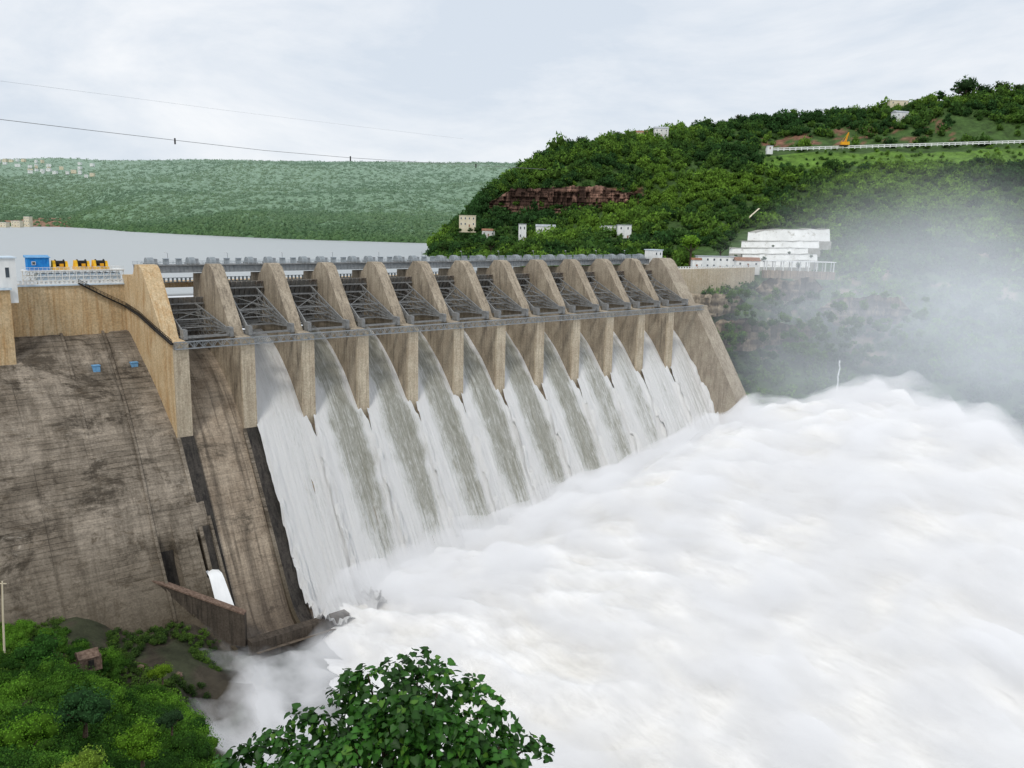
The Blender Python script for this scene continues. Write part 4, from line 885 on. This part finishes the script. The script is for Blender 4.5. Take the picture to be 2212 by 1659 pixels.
for j in range(len(ys)):
    for i in range(len(xs)):
        n = fbm(xs[i]*.07, ys[j]*.07, 3); GC[j, i] = (.055, .047, .034) if n > .0 else (.045, .05, .028)
tag(npmesh('ground', G.reshape(-1, 3), gridfaces(len(ys), len(xs)), GC.reshape(-1, 3), M_ter, smooth=True), kind='structure')
pts = []
while len(pts) < 640:
    y = rng.uniform(-188, -30); x = rng.uniform(-90, -15)
    lim = np.interp(y, [-188, -140, -100, -70, -50, -30], [-38, -33, -29, -34, -42, -48])
    if x > lim: continue
    if y > -56 and rng.random() < .3: continue
    if x < -90+.07*(y+278)-4: continue
    pts.append((x, y, gz(x, y)+.5))
P3 = np.array(pts); rad = rng.uniform(2.4, 5.2, len(P3))*np.where(P3[:, 1] > -70, .6, 1); tn = tints(P3, (.035, .10, .016), (.13, .29, .03), .03)
tag(forest('undergrowth', P3, rad, tn, T_near), 'tangled green undergrowth on the left bank', 'undergrowth', kind='stuff')
pts = []
while len(pts) < 2600:
    y = rng.uniform(-150, -24); x = rng.uniform(-80, -2)
    z = gz(x, y)
    if z < -30 or (noise.noise(Vector((x*.06, y*.06, 4))) < -.15): continue
    pts.append((x, y, z+.3))
P4 = np.array(pts); rad = rng.uniform(.4, 1.3, len(P4)); tn = tints(P4, (.035, .07, .018), (.10, .18, .03), .05)
tag(forest('grass_tufts', P4, rad, tn, T_hill[:2]), 'low scrub and weeds on the dark ground below the dam', 'scrub', kind='stuff')
for (px, py, d, r, tint, lab) in ((90, 1420, 200, 6.5, (.04, .12, .02), 'broad dark bush at the left edge under the dam face'), (350, 1455, 212, 2.8, (.15, .27, .02), 'small bright green bush alone on the dark ground'),
                             (180, 1540, 165, 6, (.04, .11, .035), 'rounded dark green bush in the middle of the left bank'), (305, 1610, 150, 4.6, (.12, .26, .02), 'bright green bush near the misty edge of the left bank'),
                             (60, 1600, 140, 5, (.11, .25, .02), 'light green bush in the lower left corner'), (370, 1560, 165, 2.6, (.035, .08, .03), 'thin dark shrub at the edge of the mist')):
    p = W(px, py, d); p[2] = max(p[2]-r*.7, gz(p[0], p[1])-.5); tree('bush', lab, 'bush', p, r, r*1.5, tint, None, T_near)
tree('sapling', 'yellow green leafy sapling at the bottom left of the view', 'tree', W(190, 1690, 70)-np.array([0, 0, 1.]), 2.2, 3.6, (.2, .32, .04), None, T_near)
p = W(192, 1420, 212); t = thing('stone_hut', 'small ruined reddish stone hut on the left bank', 'hut', p)
def jit(vs, a): return [tuple(np.array(v)+rng.uniform(-a, a, 3)) for v in vs]
m = MB(); m.box(p[0]-2.4, p[0]+2.4, p[1]-1.8, p[1]+1.8, p[2]-3, p[2]+1.0); m.v = jit(m.v, .35); m.build('wall', M_stone, t)
m = MB(); m.prism([(p[1]-2.2, p[2]+.9), (p[1]-.4, p[2]+2.3), (p[1]+2.0, p[2]+1.2), (p[1]+2.0, p[2]+.6)], p[0]-2.7, p[0]+2.3); m.v = jit(m.v, .3); m.build('roof', M_stone, t)
MB().box(p[0]-.6, p[0]+.7, p[1]-2.3, p[1]-2.1, p[2]-2, p[2]+.2).build('door', M_black, t)
for (px, py) in ((300, 1378), (345, 1385), (380, 1372)):
    p = W(px, py, 226); p[2] = gz(p[0], p[1])+.2; v, f = ICO1; v = v*rng.uniform(.7, 1.15, (len(v), 1))*np.array([1.4, 1.1, .8])+p
    m = MB(); m.add(v, [tuple(q) for q in f]); tag(m.build('boulder', M_stone), 'grey brown boulder on the dark ground under the dam face', 'boulder', 'boulders under the dam face')
p = W(8, 1400, 215); q = W(5, 1255, 215); t = thing('utility_pole', 'thin grey pole at the lower left edge in front of the dam face', 'pole', p)
MB().tube([p-[0, 0, 3], (p+q)/2, q], [.28, .24, .18], 8).build('shaft', M_cream, t); MB().bar(q-R_*1.0-[0, 0, .7], q+R_*1.0-[0, 0, .7], .2).build('crossarm', M_cream, t)
# ------------------------------------------------------------------ cables
def cable(name, lab, pts, r, markers=()):
    t = thing(name, lab, 'cable', pts[0]); MB().tube(pts, r, 5).build('wire', M_steel, t)
    for p in markers:
        p = np.array(p); MB().box(p[0]-.25, p[0]+.25, p[1]-.25, p[1]+.25, p[2]-1.6, p[2]+.8).build('marker', M_black, t)
A = [(-150, 236), (0, 258), (190, 281), (378, 303), (570, 325), (757, 341), (900, 350), (1028, 357), (1180, 366)]
dd = [230, 260, 300, 340, 385, 430, 470, 500, 540]
cable('overhead_cable', 'dark overhead cable with small markers sagging across the left sky', [W(a, b, d) for (a, b), d in zip(A, dd)], .10, [W(378, 303, 340), W(757, 341, 430), W(1028, 357, 500)])
B = [(-150, 152), (0, 175), (250, 207), (500, 240), (780, 274), (1000, 300)]
cable('overhead_cable', 'very thin upper cable fading out across the left sky', [W(a, b, d) for (a, b), d in zip(B, [230, 270, 330, 400, 470, 540])], .03)
# ------------------------------------------------------------------ FOREGROUND TREE
def fgtree():
    base = W(880, 1659, 10.5); base[2] = gz(base[0], base[1])-.3
    t = thing('broadleaf_tree', 'dark green tree with heart shaped glossy leaves in the foreground', 'tree', base)
    cl = []
    arcs = [(905, 1430, 36), (850, 1444, 32), (795, 1450, 30), (752, 1462, 24), (735, 1495, 27), (775, 1505, 40), (950, 1448, 33), (1000, 1482, 38), (1048, 1508, 34), (1078, 1546, 31), (1098, 1582, 27), (1070, 1620, 48), (700, 1552, 35), (652, 1548, 29), (606, 1587, 33), (560, 1604, 29), (525, 1624, 27), (490, 1642, 23), (1152, 1600, 22), (1180, 1618, 20), (1122, 1624, 25), (880, 1500, 56), (820, 1535, 54), (940, 1530, 54), (1000, 1570, 52), (880, 1580, 60), (780, 1580, 52), (720, 1612, 50), (650, 1632, 46), (1020, 1640, 56), (940, 1650, 60), (830, 1660, 60), (740, 1680, 55), (580, 1668, 42), (520, 1690, 38), (660, 1710, 55), (1080, 1690, 50), (900, 1740, 60), (800, 1760, 60), (1000, 1750, 55)]
    for (px, py, r) in arcs:
        cl.append((W(px, py+6, 10.5+rng.uniform(-.3, .3)), r/180.*1.05))
        if r > 40: cl.append((W(px+rng.uniform(-15, 15), py+16, 10.5+rng.uniform(.5, 1.0)), r/180.)); cl.append((W(px+rng.uniform(-25, 25), py+34, 10.5-rng.uniform(.4, .9)), r/180.*.85))
    V, F, C = [], [], []; leaf = np.array([(0, 0, 0), (.38, -.12, .09), (.56, .28, .14), (.34, .72, .06), (0, 1.12, -.14), (-.34, .72, .06), (-.56, .28, .14), (-.38, -.12, .09), (0, .45, -.03)])
    lf = [(0, 1, 8), (1, 2, 8), (2, 3, 8), (3, 4, 8), (4, 5, 8), (5, 6, 8), (6, 7, 8), (7, 0, 8)]
    n = 0; cen = W(880, 1720, 10.6)
    for c, r in cl:
        k = int(118*(r/.3)**2)+8; tone = rng.uniform(.6, 1.45)
        for _ in range(k):
            d = rng.normal(size=3); d /= np.linalg.norm(d); p = c+d*r*rng.uniform(.4, 1.18)*np.array([1, 1, .8])
            out = (p-cen); out /= np.linalg.norm(out)+1e-6; o2 = d*.65+out*.35
            nrm = o2*.7+np.array([0, 0, .65])+rng.normal(size=3)*.5; nrm /= np.linalg.norm(nrm)
            dirv = o2*.8+np.array([0, 0, -.6])+rng.normal(size=3)*.5; dirv -= nrm*dirv.dot(nrm); dirv /= np.linalg.norm(dirv)+1e-9; sd_ = np.cross(dirv, nrm)
            s = rng.uniform(.055, .11)
            q = p+s*(leaf[:, 0:1]*sd_+leaf[:, 1:2]*dirv+leaf[:, 2:3]*nrm)
            V.append(q); F += [(a+n, b+n, e+n) for a, b, e in lf]; n += 9
            tcol = np.array([.028, .098, .012])*rng.uniform(.55, 1.5)*tone
            if rng.random() < .08: tcol = np.array([.08, .19, .02])
            cc = np.repeat(tcol[None], 9, 0); cc[8] *= 1.35; C.append(cc)
    npmesh('crown', np.concatenate(V), np.array(F), np.concatenate(C), M_leaf, t)
    m = MB(); fork = W(880, 1800, 10.6); m.tube([base, (base+fork)/2+[.08, 0, 0], fork], [.17, .14, .11], 10); m.build('trunk', M_bark, t)
    for c, r in cl[::2]: mid = (fork+c)/2+np.array([0, 0, -.15])+rng.normal(size=3)*.06; MB().tube([fork, mid, c], [.05, .03, .008], 6).build('limb', M_bark, t)
fgtree()
